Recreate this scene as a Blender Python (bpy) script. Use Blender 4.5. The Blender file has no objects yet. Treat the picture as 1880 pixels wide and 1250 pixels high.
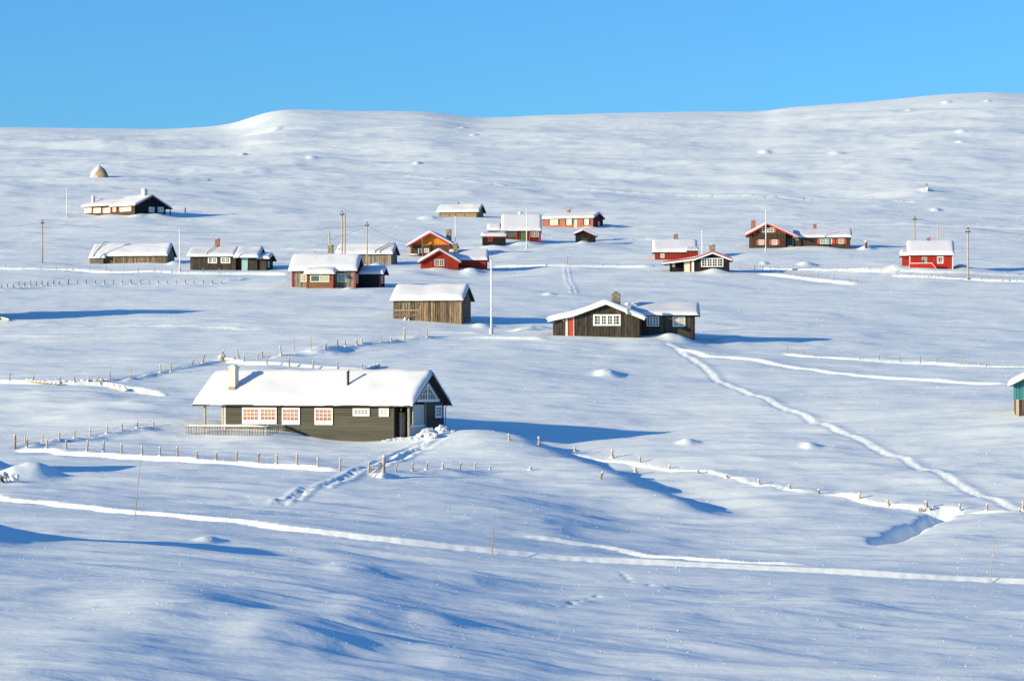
import bpy, math, random
import numpy as np
from mathutils import Vector, Matrix

random.seed(7)
RNG = np.random.RandomState(11)
scene = bpy.context.scene
COL = scene.collection

# ------------------------------------------------------------------ camera
FPX = 1880 * 100.0 / 36.0        # focal length in photo pixels
CX, HY = 940.0, 700.0            # centre column and horizon row of the photograph
cam_data = bpy.data.cameras.new('camera')
cam = bpy.data.objects.new('camera', cam_data)
COL.objects.link(cam)
cam_data.lens = 100.0
cam_data.sensor_width = 36.0
cam_data.shift_y = (HY - 625.0) / 1880.0
cam_data.clip_start = 0.5
cam_data.clip_end = 20000
cam.location = (0, 0, 0)
cam.rotation_euler = (math.radians(90), 0, 0)
scene.camera = cam

# ------------------------------------------------------------------ sky and sun
SUN_EL, SUN_BETA = math.radians(12.6), math.radians(26.5)
world = bpy.data.worlds.new('World')
scene.world = world
world.use_nodes = True
wn, wl = world.node_tree.nodes, world.node_tree.links
wn.clear()
w_out = wn.new('ShaderNodeOutputWorld')
w_bg = wn.new('ShaderNodeBackground')
w_sky = wn.new('ShaderNodeTexSky')
w_sky.sky_type = 'NISHITA'
w_sky.sun_disc = False
w_sky.sun_elevation = SUN_EL
w_sky.sun_rotation = math.atan2(-math.cos(SUN_BETA), -math.sin(SUN_BETA))
w_sky.altitude = 900
w_sky.air_density = 1.0
w_sky.dust_density = 1.0
w_sky.ozone_density = 3.0
w_tint = wn.new('ShaderNodeMix')
w_tint.data_type = 'RGBA'
w_tint.blend_type = 'MULTIPLY'
w_tint.inputs[0].default_value = 1.0
w_tint.inputs[7].default_value = (0.42, 0.86, 1.22, 1)
w_bg.inputs['Strength'].default_value = 0.127
wl.new(w_sky.outputs['Color'], w_tint.inputs[6])
wl.new(w_tint.outputs[2], w_bg.inputs['Color'])
wl.new(w_bg.outputs['Background'], w_out.inputs['Surface'])

LDIR = Vector((math.cos(SUN_EL) * math.cos(SUN_BETA), math.cos(SUN_EL) * math.sin(SUN_BETA), -math.sin(SUN_EL)))
sun_data = bpy.data.lights.new('sun', 'SUN')
sun_data.energy = 5.0
sun_data.angle = math.radians(0.5)
sun_data.color = (1.0, 0.825, 0.49)
sun = bpy.data.objects.new('sun', sun_data)
COL.objects.link(sun)
sun.rotation_euler = LDIR.to_track_quat('-Z', 'Y').to_euler()
sun.location = (-200, 0, 120)

vs = scene.view_settings
vs.view_transform = 'Standard'
vs.look = 'None'
vs.exposure = 0.43
vs.gamma = 1.0
vs.use_curve_mapping = False
scene.cycles.use_denoising = True
scene.cycles.max_bounces = 6


# ------------------------------------------------------------------ materials
def new_mat(name):
    m = bpy.data.materials.new(name)
    m.use_nodes = True
    return m, m.node_tree.nodes, m.node_tree.links, m.node_tree.nodes['Principled BSDF']


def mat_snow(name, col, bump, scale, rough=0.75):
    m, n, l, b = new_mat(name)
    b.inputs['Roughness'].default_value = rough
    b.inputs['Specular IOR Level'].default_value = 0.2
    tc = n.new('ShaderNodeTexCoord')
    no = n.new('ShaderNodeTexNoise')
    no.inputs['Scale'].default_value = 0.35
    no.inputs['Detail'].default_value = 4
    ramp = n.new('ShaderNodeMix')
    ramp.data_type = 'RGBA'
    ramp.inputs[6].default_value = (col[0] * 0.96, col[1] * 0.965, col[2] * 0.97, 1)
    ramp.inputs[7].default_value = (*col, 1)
    l.new(tc.outputs['Object'], no.inputs['Vector'])
    l.new(no.outputs['Fac'], ramp.inputs[0])
    l.new(ramp.outputs[2], b.inputs['Base Color'])
    mp = n.new('ShaderNodeMapping')
    mp.inputs['Scale'].default_value = (0.55, 1.0, 1.0)
    l.new(tc.outputs['Object'], mp.inputs['Vector'])
    n2 = n.new('ShaderNodeTexNoise')
    n2.inputs['Scale'].default_value = scale
    n2.inputs['Detail'].default_value = 6
    n2.inputs['Roughness'].default_value = 0.6
    l.new(mp.outputs['Vector'], n2.inputs['Vector'])
    bp = n.new('ShaderNodeBump')
    bp.inputs['Strength'].default_value = 1.0
    bp.inputs['Distance'].default_value = bump
    l.new(n2.outputs['Fac'], bp.inputs['Height'])
    l.new(bp.outputs['Normal'], b.inputs['Normal'])
    return m


def mat_wood(name, col, var=0.35, rough=0.85, col2=None, streak=(14, 14, 0.8)):
    """boards: every board (mesh island) its own shade, with a streaky grain"""
    m, n, l, b = new_mat(name)
    b.inputs['Roughness'].default_value = rough
    b.inputs['Specular IOR Level'].default_value = 0.15
    geo = n.new('ShaderNodeNewGeometry')
    tc = n.new('ShaderNodeTexCoord')
    mp = n.new('ShaderNodeMapping')
    mp.inputs['Scale'].default_value = streak
    no = n.new('ShaderNodeTexNoise')
    no.inputs['Scale'].default_value = 1.0
    no.inputs['Detail'].default_value = 5
    l.new(tc.outputs['Object'], mp.inputs['Vector'])
    l.new(mp.outputs['Vector'], no.inputs['Vector'])
    add = n.new('ShaderNodeMath')
    add.operation = 'MULTIPLY_ADD'
    add.inputs[1].default_value = 0.7
    oi = n.new('ShaderNodeObjectInfo')
    sm_ = n.new('ShaderNodeMath')
    sm_.operation = 'ADD'
    fr_ = n.new('ShaderNodeMath')
    fr_.operation = 'FRACT'
    l.new(geo.outputs['Random Per Island'], sm_.inputs[0])
    l.new(oi.outputs['Random'], sm_.inputs[1])
    l.new(sm_.outputs[0], fr_.inputs[0])
    l.new(fr_.outputs[0], add.inputs[0])
    sc2 = n.new('ShaderNodeMath')
    sc2.operation = 'MULTIPLY'
    sc2.inputs[1].default_value = 0.55
    l.new(no.outputs['Fac'], sc2.inputs[0])
    l.new(sc2.outputs[0], add.inputs[2])
    mx = n.new('ShaderNodeMix')
    mx.data_type = 'RGBA'
    c2 = col2 or tuple(min(1, c * (1 + var)) for c in col)
    c1 = tuple(c * (1 - var) for c in col)
    mx.inputs[6].default_value = (*c1, 1)
    mx.inputs[7].default_value = (*c2, 1)
    l.new(add.outputs[0], mx.inputs[0])
    st = n.new('ShaderNodeTexNoise')
    st.inputs['Scale'].default_value = 1.0
    st.inputs['Detail'].default_value = 8
    st.inputs['Roughness'].default_value = 0.7
    mp2 = n.new('ShaderNodeMapping')
    mp2.inputs['Scale'].default_value = (streak[0] * .45, streak[1] * .45, streak[2] * 1.4)
    mp2.inputs['Location'].default_value = (3, 7, 1)
    l.new(tc.outputs['Object'], mp2.inputs['Vector'])
    l.new(mp2.outputs['Vector'], st.inputs['Vector'])
    mr = n.new('ShaderNodeMapRange')
    mr.inputs['From Min'].default_value = 0.3
    mr.inputs['From Max'].default_value = 0.68
    mr.inputs['To Min'].default_value = 1 - min(.75, var * 1.15)
    mr.inputs['To Max'].default_value = 1.08
    l.new(st.outputs['Fac'], mr.inputs['Value'])
    mm = n.new('ShaderNodeMix')
    mm.data_type = 'RGBA'
    mm.blend_type = 'MULTIPLY'
    mm.inputs[0].default_value = 1.0
    l.new(mx.outputs[2], mm.inputs[6])
    l.new(mr.outputs['Result'], mm.inputs[7])
    l.new(mm.outputs[2], b.inputs['Base Color'])
    return m


def mat_plain(name, col, rough=0.6, spec=0.3, var=0.08, scale=6):
    m, n, l, b = new_mat(name)
    b.inputs['Roughness'].default_value = rough
    b.inputs['Specular IOR Level'].default_value = spec
    tc = n.new('ShaderNodeTexCoord')
    no = n.new('ShaderNodeTexNoise')
    no.inputs['Scale'].default_value = scale
    no.inputs['Detail'].default_value = 5
    mx = n.new('ShaderNodeMix')
    mx.data_type = 'RGBA'
    mx.inputs[6].default_value = (*[c * (1 - var * 2) for c in col], 1)
    mx.inputs[7].default_value = (*[min(1, c * (1 + var * 2)) for c in col], 1)
    l.new(tc.outputs['Object'], no.inputs['Vector'])
    l.new(no.outputs['Fac'], mx.inputs[0])
    l.new(mx.outputs[2], b.inputs['Base Color'])
    return m


def mat_stone(name, c1, c2):
    m, n, l, b = new_mat(name)
    b.inputs['Roughness'].default_value = 0.9
    geo = n.new('ShaderNodeNewGeometry')
    tc = n.new('ShaderNodeTexCoord')
    no = n.new('ShaderNodeTexNoise')
    no.inputs['Scale'].default_value = 5
    no.inputs['Detail'].default_value = 6
    l.new(tc.outputs['Object'], no.inputs['Vector'])
    ad = n.new('ShaderNodeMath')
    ad.operation = 'MULTIPLY_ADD'
    ad.inputs[1].default_value = 0.6
    l.new(geo.outputs['Random Per Island'], ad.inputs[0])
    s2 = n.new('ShaderNodeMath')
    s2.operation = 'MULTIPLY'
    s2.inputs[1].default_value = 0.5
    l.new(no.outputs['Fac'], s2.inputs[0])
    l.new(s2.outputs[0], ad.inputs[2])
    mx = n.new('ShaderNodeMix')
    mx.data_type = 'RGBA'
    mx.inputs[6].default_value = (*c1, 1)
    mx.inputs[7].default_value = (*c2, 1)
    l.new(ad.outputs[0], mx.inputs[0])
    l.new(mx.outputs[2], b.inputs['Base Color'])
    bp = n.new('ShaderNodeBump')
    bp.inputs['Strength'].default_value = 0.6
    bp.inputs['Distance'].default_value = 0.05
    l.new(no.outputs['Fac'], bp.inputs['Height'])
    l.new(bp.outputs['Normal'], b.inputs['Normal'])
    return m


def mat_pane(name):
    """window glass: reflects like glass and lets the curtain behind it show"""
    m, n, l, b = new_mat(name)
    n.remove(b)
    out = n['Material Output']
    tr = n.new('ShaderNodeBsdfTransparent')
    gl = n.new('ShaderNodeBsdfGlossy')
    gl.inputs['Roughness'].default_value = 0.03
    fr = n.new('ShaderNodeFresnel')
    fr.inputs['IOR'].default_value = 1.5
    mx = n.new('ShaderNodeMixShader')
    l.new(fr.outputs[0], mx.inputs[0])
    l.new(tr.outputs[0], mx.inputs[1])
    l.new(gl.outputs[0], mx.inputs[2])
    l.new(mx.outputs[0], out.inputs['Surface'])
    return m


SNOWC = (0.84, 0.90, 0.92)
M = {}
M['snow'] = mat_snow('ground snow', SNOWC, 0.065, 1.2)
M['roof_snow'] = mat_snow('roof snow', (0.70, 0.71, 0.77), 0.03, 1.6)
M['glint_speck'] = mat_plain('snow glint specks', (0.95, 0.96, 0.97), 0.4, 0.5, 0.0)
M['olive'] = mat_wood('olive stained boards', (0.082, 0.080, 0.067), 0.4, streak=(0.7, 0.7, 9))
M['charcoal'] = mat_wood('charcoal stained boards', (0.078, 0.066, 0.053), 0.6)
M['black'] = mat_wood('black tarred boards', (0.022, 0.022, 0.026), 0.4)
M['darkbrown'] = mat_wood('dark brown boards', (0.085, 0.056, 0.039), 0.4)
M['barn'] = mat_wood('weathered barn boards', (0.095, 0.070, 0.050), 0.65, col2=(0.43, 0.31, 0.205))
M['greybarn'] = mat_wood('grey weathered boards', (0.22, 0.18, 0.14), 0.55, col2=(0.44, 0.38, 0.31))
M['logs'] = mat_wood('brown logs', (0.20, 0.10, 0.06), 0.4, streak=(0.8, 0.8, 8))
M['tanlogs'] = mat_wood('tan logs', (0.34, 0.24, 0.15), 0.4, streak=(0.8, 0.8, 8))
M['orange'] = mat_wood('orange varnished boards', (0.80, 0.25, 0.03), 0.25)
M['red'] = mat_wood('red painted boards', (0.30, 0.035, 0.022), 0.18)
M['brightred'] = mat_wood('bright red painted boards', (0.44, 0.032, 0.022), 0.15)
M['salmon'] = mat_wood('faded red boards', (0.40, 0.16, 0.105), 0.25)
M['darkred'] = mat_wood('dark red boards', (0.14, 0.03, 0.03), 0.25)
M['orangered'] = mat_plain('orange red paint', (0.55, 0.075, 0.03), 0.6)
M['redtrim'] = mat_plain('red trim paint', (0.38, 0.035, 0.025), 0.6)
M['reddark'] = mat_plain('dark red trim paint', (0.20, 0.03, 0.025), 0.6)
M['white'] = mat_plain('white paint', (0.80, 0.79, 0.76), 0.5, 0.3, 0.03)
M['cream'] = mat_plain('cream paint', (0.72, 0.66, 0.52), 0.55, 0.3, 0.04)
M['greydoor'] = mat_plain('grey door paint', (0.42, 0.42, 0.42), 0.5)
M['teal'] = mat_wood('teal painted boards', (0.06, 0.23, 0.25), 0.15)
M['paleteal'] = mat_plain('pale teal paint', (0.30, 0.52, 0.50), 0.5)
M['green'] = mat_plain('green paint', (0.09, 0.19, 0.06), 0.6)
M['darkgreen'] = mat_plain('dark green paint', (0.025, 0.06, 0.03), 0.6)
M['trimwood'] = mat_plain('dark roof timber', (0.07, 0.052, 0.035), 0.8, 0.1, 0.2)
M['postwood'] = mat_wood('grey post wood', (0.46, 0.37, 0.28), 0.4)
M['polewood'] = mat_wood('pale pole wood', (0.50, 0.38, 0.26), 0.2)
M['polegrey'] = mat_wood('weathered pole wood', (0.40, 0.31, 0.23), 0.3)
M['core'] = mat_plain('sheathing', (0.03, 0.025, 0.02), 0.9, 0.05)
M['interior'] = mat_plain('dim interior', (0.03, 0.026, 0.024), 0.9, 0.05)
M['glassdark'] = mat_plain('dark window glass', (0.035, 0.03, 0.03), 0.08, 0.6, 0.2)
M['glasspale'] = mat_plain('window with pale blind', (0.46, 0.42, 0.36), 0.25, 0.5, 0.1)
M['glassgreen'] = mat_plain('greenish window glass', (0.07, 0.12, 0.09), 0.08, 0.6, 0.25)
M['glassteal'] = mat_plain('bluish window glass', (0.22, 0.36, 0.38), 0.1, 0.6, 0.15)
M['pane'] = mat_pane('clear window pane')
M['curtain'] = mat_plain('pink curtain', (0.48, 0.155, 0.155), 0.9, 0.05, 0.2, 9)
M['whitewash'] = mat_plain('whitewashed chimney', (0.60, 0.56, 0.52), 0.8, 0.1, 0.06)
M['brick'] = mat_stone('chimney brick', (0.28, 0.09, 0.05), (0.46, 0.19, 0.12))
M['stone'] = mat_stone('chimney stone', (0.10, 0.085, 0.06), (0.42, 0.35, 0.24))
M['boulder'] = mat_stone('boulder rock', (0.16, 0.12, 0.08), (0.34, 0.26, 0.18))
M['rust'] = mat_plain('rusty stove pipe', (0.09, 0.045, 0.032), 0.6, 0.3, 0.2)
M['metal'] = mat_plain('dark metal', (0.05, 0.05, 0.055), 0.45, 0.5)
M['lamp'] = mat_plain('brass lamp', (0.7, 0.45, 0.15), 0.3, 0.5)
M['wire'] = mat_plain('wire', (0.10, 0.10, 0.11), 0.5)


# ------------------------------------------------------------------ mesh helpers
class MB:
    def __init__(self):
        self.v, self.f = [], []

    def add(self, verts, faces):
        o = len(self.v)
        self.v.extend([tuple(p) for p in verts])
        self.f.extend([tuple(i + o for i in f) for f in faces])

    def box(self, a, b, fn=None):
        x0, y0, z0 = a
        x1, y1, z1 = b
        vs_ = [(x0, y0, z0), (x1, y0, z0), (x1, y1, z0), (x0, y1, z0), (x0, y0, z1), (x1, y0, z1), (x1, y1, z1), (x0, y1, z1)]
        if fn:
            vs_ = [fn(*p) for p in vs_]
        self.add(vs_, [(0, 3, 2, 1), (4, 5, 6, 7), (0, 1, 5, 4), (1, 2, 6, 5), (2, 3, 7, 6), (3, 0, 4, 7)])

    def prism(self, poly, n0, n1, fn):
        """poly: [(u,z)] in a face plane; extruded from n0 to n1 along the face normal"""
        k = len(poly)
        vs_ = [fn(u, n0, z) for u, z in poly] + [fn(u, n1, z) for u, z in poly]
        fs = [tuple(range(k - 1, -1, -1)), tuple(range(k, 2 * k))]
        for i in range(k):
            j = (i + 1) % k
            fs.append((i, j, k + j, k + i))
        self.add(vs_, fs)

    def tube(self, pts, radii, n=8, cap=True):
        pts = [Vector(p) for p in pts]
        rings = []
        for i, p in enumerate(pts):
            t = (pts[min(i + 1, len(pts) - 1)] - pts[max(i - 1, 0)]).normalized()
            ref = Vector((0, 1, 0)) if abs(t.z) > 0.8 else Vector((0, 0, 1))
            u = t.cross(ref).normalized()
            w = t.cross(u).normalized()
            r = radii[i] if isinstance(radii, (list, tuple)) else radii
            rings.append([p + (u * math.cos(2 * math.pi * k / n) + w * math.sin(2 * math.pi * k / n)) * r for k in range(n)])
        vs_ = [q for ring in rings for q in ring]
        fs = []
        for i in range(len(rings) - 1):
            for k in range(n):
                a, b = i * n + k, i * n + (k + 1) % n
                fs.append((a, b, b + n, a + n))
        if cap:
            fs.append(tuple(range(n - 1, -1, -1)))
            fs.append(tuple(range((len(rings) - 1) * n, len(rings) * n)))
        self.add(vs_, fs)

    def blob(self, c, r, seed=0, n=8, m=5, rough=0.15):
        rr = random.Random(seed)
        c = Vector(c)
        vs_ = [c + Vector((0, 0, -r[2]))]
        for i in range(1, m):
            th = math.pi * i / m
            for k in range(n):
                ph = 2 * math.pi * k / n
                q = 1 + rr.uniform(-rough, rough)
                vs_.append(c + Vector((r[0] * math.sin(th) * math.cos(ph) * q, r[1] * math.sin(th) * math.sin(ph) * q, -r[2] * math.cos(th) * q)))
        vs_.append(c + Vector((0, 0, r[2])))
        fs = []
        for k in range(n):
            fs.append((0, 1 + (k + 1) % n, 1 + k))
        for i in range(m - 2):
            for k in range(n):
                a, b = 1 + i * n + k, 1 + i * n + (k + 1) % n
                fs.append((a, b, b + n, a + n))
        top = len(vs_) - 1
        for k in range(n):
            a, b = 1 + (m - 2) * n + k, 1 + (m - 2) * n + (k + 1) % n
            fs.append((a, b, top))
        self.add(vs_, fs)

    def mesh(self, name, mat, smooth=False):
        me = bpy.data.meshes.new(name)
        me.from_pydata(self.v, [], self.f)
        me.materials.append(M[mat] if isinstance(mat, str) else mat)
        if smooth:
            me.polygons.foreach_set('use_smooth', [True] * len(me.polygons))
        me.update()
        return me

    def build(self, name, mat, parent=None, smooth=False):
        return link(name, self.mesh(name, mat, smooth), parent)


def link(name, me, parent=None):
    o = bpy.data.objects.new(name, me)
    COL.objects.link(o)
    if parent is not None:
        o.parent = parent
    return o


def tag(o, label=None, cat=None, group=None, kind=None):
    if label:
        o['label'] = label
    if cat:
        o['category'] = cat
    if group:
        o['group'] = group
    if kind:
        o['kind'] = kind
    return o


def thing(name, label, cat, loc, rz=0.0, group=None):
    o = bpy.data.objects.new(name, None)
    COL.objects.link(o)
    o.empty_display_size = 0.5
    o.location = loc
    o.rotation_euler = (0, 0, rz)
    return tag(o, label, cat, group)


# ------------------------------------------------------------------ terrain
# Ground height: a concave valley that climbs away from the camera.  The table gives, for eight
# bearings (photo columns) and a series of distances in metres, the photo row of the bare ground.
DK = [4, 30, 60, 90, 120, 150, 175, 190, 205, 230, 260, 290, 320, 370, 415, 450, 500, 545, 620, 700]
CK = [0, 300, 620, 850, 1000, 1150, 1410, 1650, 1880]
ROWS = {
    120: [972, 972, 990, 1014, 1030, 1038, 1050, 1062, 1070],
    150: [897, 908, 922, 934, 952, 985, 990, 985, 975],
    175: [862, 860, 866, 878, 894, 914, 912, 918, 912],
    190: [838, 836, 840, 848, 858, 870, 864, 864, 858],
    205: [808, 806, 809, 812, 819, 822, 815, 808, 802],
    230: [738, 740, 745, 746, 746, 752, 746, 740, 736],
    260: [672, 668, 662, 668, 672, 682, 686, 686, 686],
    290: [622, 618, 612, 616, 620, 628, 632, 638, 646],
    320: [583, 581, 577, 580, 582, 586, 590, 594, 600],
    370: [538, 536, 530, 530, 531, 533, 536, 536, 535],
    415: [502, 499, 496, 497, 497, 497, 495, 494, 493],
    450: [474, 473, 471, 471, 469, 468, 463, 462, 464],
    500: [434, 433, 433, 433, 433, 434, 430, 432, 434],
    545: [399, 399, 400, 400, 402, 404, 402, 404, 406],
    620: [340, 343, 350, 352, 354, 356, 356, 354, 356],
    700: [302, 303, 305, 303, 303, 303, 300, 290, 288],
}
SKY_X = [0, 200, 300, 410, 440, 470, 500, 530, 580, 640, 770, 810, 850, 880, 910, 960, 1000, 1130, 1280, 1400, 1440, 1500, 1560, 1640, 1700, 1750, 1830, 1880]
SKY_Y = [237, 238, 239, 237, 232, 222, 213, 208, 206, 206, 206, 209, 214, 217, 217, 215, 212, 208, 205, 204, 197, 192, 188, 182, 176, 172, 169, 172]

NU = 480
PXS = np.linspace(-700, 2580, NU)        # bearings of the lookup table, as photo columns


def smooth1(a, k, axis):
    ker = np.exp(-0.5 * (np.arange(-3 * k, 3 * k + 1) / k) ** 2)
    ker /= ker.sum()
    pad = [(0, 0)] * a.ndim
    pad[axis] = (3 * k, 3 * k)
    b = np.pad(a, pad, mode='edge')
    return np.apply_along_axis(lambda v: np.convolve(v, ker, 'valid'), axis, b)


dk = list(DK) + [790, 890, 1000, 1150, 1600, 3500, 6000, 9000]
ZT = np.zeros((len(dk), NU))
sky_row = smooth1(np.interp(PXS, SKY_X, SKY_Y)[None, :], 2, 1)[0]
row760 = smooth1(np.interp(PXS, CK, ROWS[700])[None, :], 12, 1)[0]
for i, d in enumerate(dk):
    if d in ROWS:
        r = np.interp(PXS, CK, ROWS[d])
        r = smooth1(r[None, :], 8 if d < 250 else 14, 1)[0]
        ZT[i] = (HY - r) * d / FPX
    elif d <= 90:
        pass
    elif d <= 1000:
        t = {790: 0.42, 890: 0.76, 1000: 1.0}[d]
        ZT[i] = (HY - (row760 * (1 - t) + sky_row * t)) * d / FPX
for i, d in enumerate(dk):
    if d <= 90:
        base120 = ZT[dk.index(120)]
        t = {4: 0.9, 30: 0.75, 60: 0.5, 90: 0.22}[d]
        ZT[i] = base120 * (1 - t) + (-8.0 + 0.4 * base120 * 0.0) * t
    elif d > 1000:
        zc = ZT[dk.index(1000)]
        ZT[i] = zc - {1150: 4, 1600: 30, 3500: 120, 6000: 230, 9000: 360}[d]
# dense distances, cubic (Catmull-Rom) between the knots
DF = np.concatenate([np.arange(4, 700, 1.0), np.geomspace(700, 9000, 400)])
dka = np.array(dk, float)


def cubic(xk, yk, x):
    m = np.zeros_like(yk)
    h = np.diff(xk)
    s = np.diff(yk, axis=0) / h[:, None]
    m[1:-1] = (s[:-1] * h[1:, None] + s[1:] * h[:-1, None]) / (h[:-1] + h[1:])[:, None]
    m[0], m[-1] = s[0], s[-1]
    i = np.clip(np.searchsorted(xk, x) - 1, 0, len(xk) - 2)
    t = ((x - xk[i]) / h[i])[:, None]
    hh = h[i][:, None]
    return (yk[i] * (2 * t ** 3 - 3 * t ** 2 + 1) + m[i] * hh * (t ** 3 - 2 * t ** 2 + t)
            + yk[i + 1] * (-2 * t ** 3 + 3 * t ** 2) + m[i + 1] * hh * (t ** 3 - t ** 2))


ZF = cubic(dka, ZT, DF)
ZF = np.vstack([ZF])


def base_z(x, y):
    px = CX + FPX * x / np.maximum(y, 1.0)
    fi = np.clip((px - PXS[0]) / (PXS[1] - PXS[0]), 0, NU - 1.001)
    ii = fi.astype(int)
    fi = fi - ii
    fj = np.interp(y, DF, np.arange(len(DF)))
    fj = np.clip(fj, 0, len(DF) - 1.001)
    jj = fj.astype(int)
    fj = fj - jj
    a = ZF[jj, ii] * (1 - fi) + ZF[jj, ii + 1] * fi
    b = ZF[jj + 1, ii] * (1 - fi) + ZF[jj + 1, ii + 1] * fi
    return a * (1 - fj) + b * fj


PERM = RNG.permutation(1024)
GA = RNG.uniform(0, 2 * np.pi, 1024)


def perlin(x, y):
    xi = np.floor(x).astype(np.int64)
    yi = np.floor(y).astype(np.int64)
    xf, yf = x - xi, y - yi
    u = xf * xf * xf * (xf * (xf * 6 - 15) + 10)
    v = yf * yf * yf * (yf * (yf * 6 - 15) + 10)

    def g(ix, iy, dx, dy):
        h = GA[PERM[(PERM[ix & 1023] + iy) & 1023]]
        return np.cos(h) * dx + np.sin(h) * dy
    a = g(xi, yi, xf, yf) * (1 - u) + g(xi + 1, yi, xf - 1, yf) * u
    b = g(xi, yi + 1, xf, yf - 1) * (1 - u) + g(xi + 1, yi + 1, xf - 1, yf - 1) * u
    return a * (1 - v) + b * v


def sstep(a, b, x):
    t = np.clip((x - a) / (b - a), 0, 1)
    return t * t * (3 - 2 * t)


def noise_z(x, y):
    """wind-worked snow: long low drifts along the wind, smaller sastrugi, big swells far off"""
    wx = x + 0.15 * y
    wy = y - 0.10 * x
    near = 1 - sstep(130, 260, y)
    far = sstep(420, 720, y)
    warp = perlin(x * 0.05 + 9, y * 0.05) * 3.0
    z = perlin(wx * 0.035, wy * 0.05) * (0.45 + 0.5 * far)

    def drift(fx, fy, ox, oy, steep):
        n = perlin(wx * fx + ox, (wy + warp) * fy + oy)
        return perlin(wx * fx + ox - steep * (n + .3), (wy + warp) * fy + oy)
    z += drift(.09, .17, 3.3, 0, .45) * (0.33 + 0.12 * near + 0.12 * far)
    z += drift(.22, .50, 7.7, 0, .5) * (0.105 + 0.060 * near + 0.03 * far)
    z += drift(.55, 1.3, 1.7, 0, .5) * (0.022 + 0.024 * near)
    z += drift(.07, .42, 31, 17, .4) * (0.10 + 0.05 * far)
    # wind-carved ridges with a sharp crest
    s = np.abs(drift(.12, .30, 21, 4, .4))
    z -= s * (0.20 + 0.17 * near + 0.05 * far) * sstep(-0.15, 0.3, perlin(x * 0.03 + 5, y * 0.03 + 8))
    s = np.abs(drift(.30, .85, 11, 14, .4))
    z -= s * (0.045 + 0.035 * near) * sstep(-0.1, 0.25, perlin(x * 0.05 + 15, y * 0.04 + 2))
    # the nearest ground leans away from the morning sun
    z += 0.045 * 5 * np.log1p(np.exp(np.clip((6 - x) / 5, -20, 7))) * (1 - sstep(84, 118, y)) * sstep(8, 60, y)
    # hills far off: broad swells
    z += far * perlin(wx * 0.010 + 2, wy * 0.016) * 2.6
    z += far * perlin(wx * 0.028 + 5, wy * 0.045) * 0.9
    z *= 1 - 0.75 * np.exp(-((y - (126 - .3 * x)) / 8.0) ** 2) * (np.abs(x) < 45)      # the groomed track was levelled
    return z * (1 - 0.65 * sstep(860, 980, y) * (1 - sstep(1100, 1300, y)))


def at(px, py, d):
    """the point of the place seen at a photo position, at a known distance"""
    return Vector(((px - CX) * d / FPX, d, (HY - py) * d / FPX))


# points where the photograph shows the snow meeting a wall: (column, row, distance)
PINS = [
    (415, 786, 210.5, 5), (470, 790, 209, 5), (560, 796, 208, 5), (722, 807, 205, 5), (785, 803, 203, 4), (815, 798, 209, 4), (345, 798, 208.4, 3.5), (415, 800, 207.2, 3.5), (482, 799, 206, 3.5), (600, 760, 222, 5),
    (1016, 616, 287, 5), (1060, 617, 287, 5), (1120, 619, 287, 5), (1173, 620, 287, 5), (1235, 617, 289.5, 3), (1273, 626, 289, 3), (1100, 604, 295, 5),
    (723, 584, 309, 5), (780, 590, 308, 5), (846, 595, 307, 5), (864, 588, 312, 5), (780, 578, 314, 6),
    (537, 527, 371, 5), (600, 529, 370, 5), (652, 529, 370, 5), (700, 528, 372, 5), (600, 520, 378, 6),
    (666, 486, 430, 6), (718, 486, 430, 6), (640, 486, 431, 6),
    (773, 494, 415, 5), (806, 492, 415, 5), (841, 499, 415, 5), (865, 494, 416, 4), (892, 498, 416, 5),
    (755, 470, 450, 6), (830, 470, 450, 6),
    (886, 451, 470, 5), (927, 452, 470, 5), (960, 441, 480, 5), (992, 446, 480, 5),
    (996, 417, 523, 6), (1089, 419, 520, 6), (1107, 417, 524, 6), (807, 398, 547, 6), (876, 399, 545, 6),
    (1057, 445, 475, 5), (1092, 445, 475, 5),
    (152, 396, 552, 6), (247, 397, 545, 6), (304, 396, 549, 6), (200, 396, 549, 6),
    (167, 484, 442, 6), (250, 483, 441, 6), (305, 484, 440, 6), (350, 496, 421, 5), (431, 496, 420, 5), (489, 497, 419, 5),
    (1203, 477, 440, 5), (1280, 477, 440, 5), (1230, 498, 407, 5), (1275, 499, 405, 5), (1338, 500, 405, 5),
    (1376, 456, 460, 6), (1442, 456, 460, 6), (1500, 455, 461, 6), (1560, 457, 461, 6),
    (1657, 490, 406, 5), (1700, 495, 404, 5), (1749, 494, 405, 5), (1866, 764, 215, 5), (1960, 764, 213, 6),
    (182, 325, 640, 7), (1700, 351, 620, 7),
]
PN = np.array([[*at(p[0], p[1], p[2]), p[3]] for p in PINS])
_dx = PN[:, None, 0] - PN[None, :, 0]
_dy = PN[:, None, 1] - PN[None, :, 1]
_K = np.exp(-(_dx ** 2 + (_dy * 0.8) ** 2) / (2 * PN[None, :, 3] ** 2))
_res = PN[:, 2] - (base_z(PN[:, 0], PN[:, 1]) + noise_z(PN[:, 0], PN[:, 1]))
PW = np.linalg.solve(_K + 0.02 * np.eye(len(PN)), _res)


def bounded(x, y, x0, x1, y0, y1):
    return np.nonzero((x > x0) & (x < x1) & (y > y0) & (y < y1))[0]


def pins_z(x, y):
    z = np.zeros_like(x)
    for (cx, cy, _, r), w in zip(PN, PW):
        i = bounded(x, y, cx - 4 * r, cx + 4 * r, cy - 5 * r, cy + 5 * r)
        if len(i):
            z[i] += w * np.exp(-((x[i] - cx) ** 2 + ((y[i] - cy) * 0.8) ** 2) / (2 * r * r))
    return z


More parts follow.
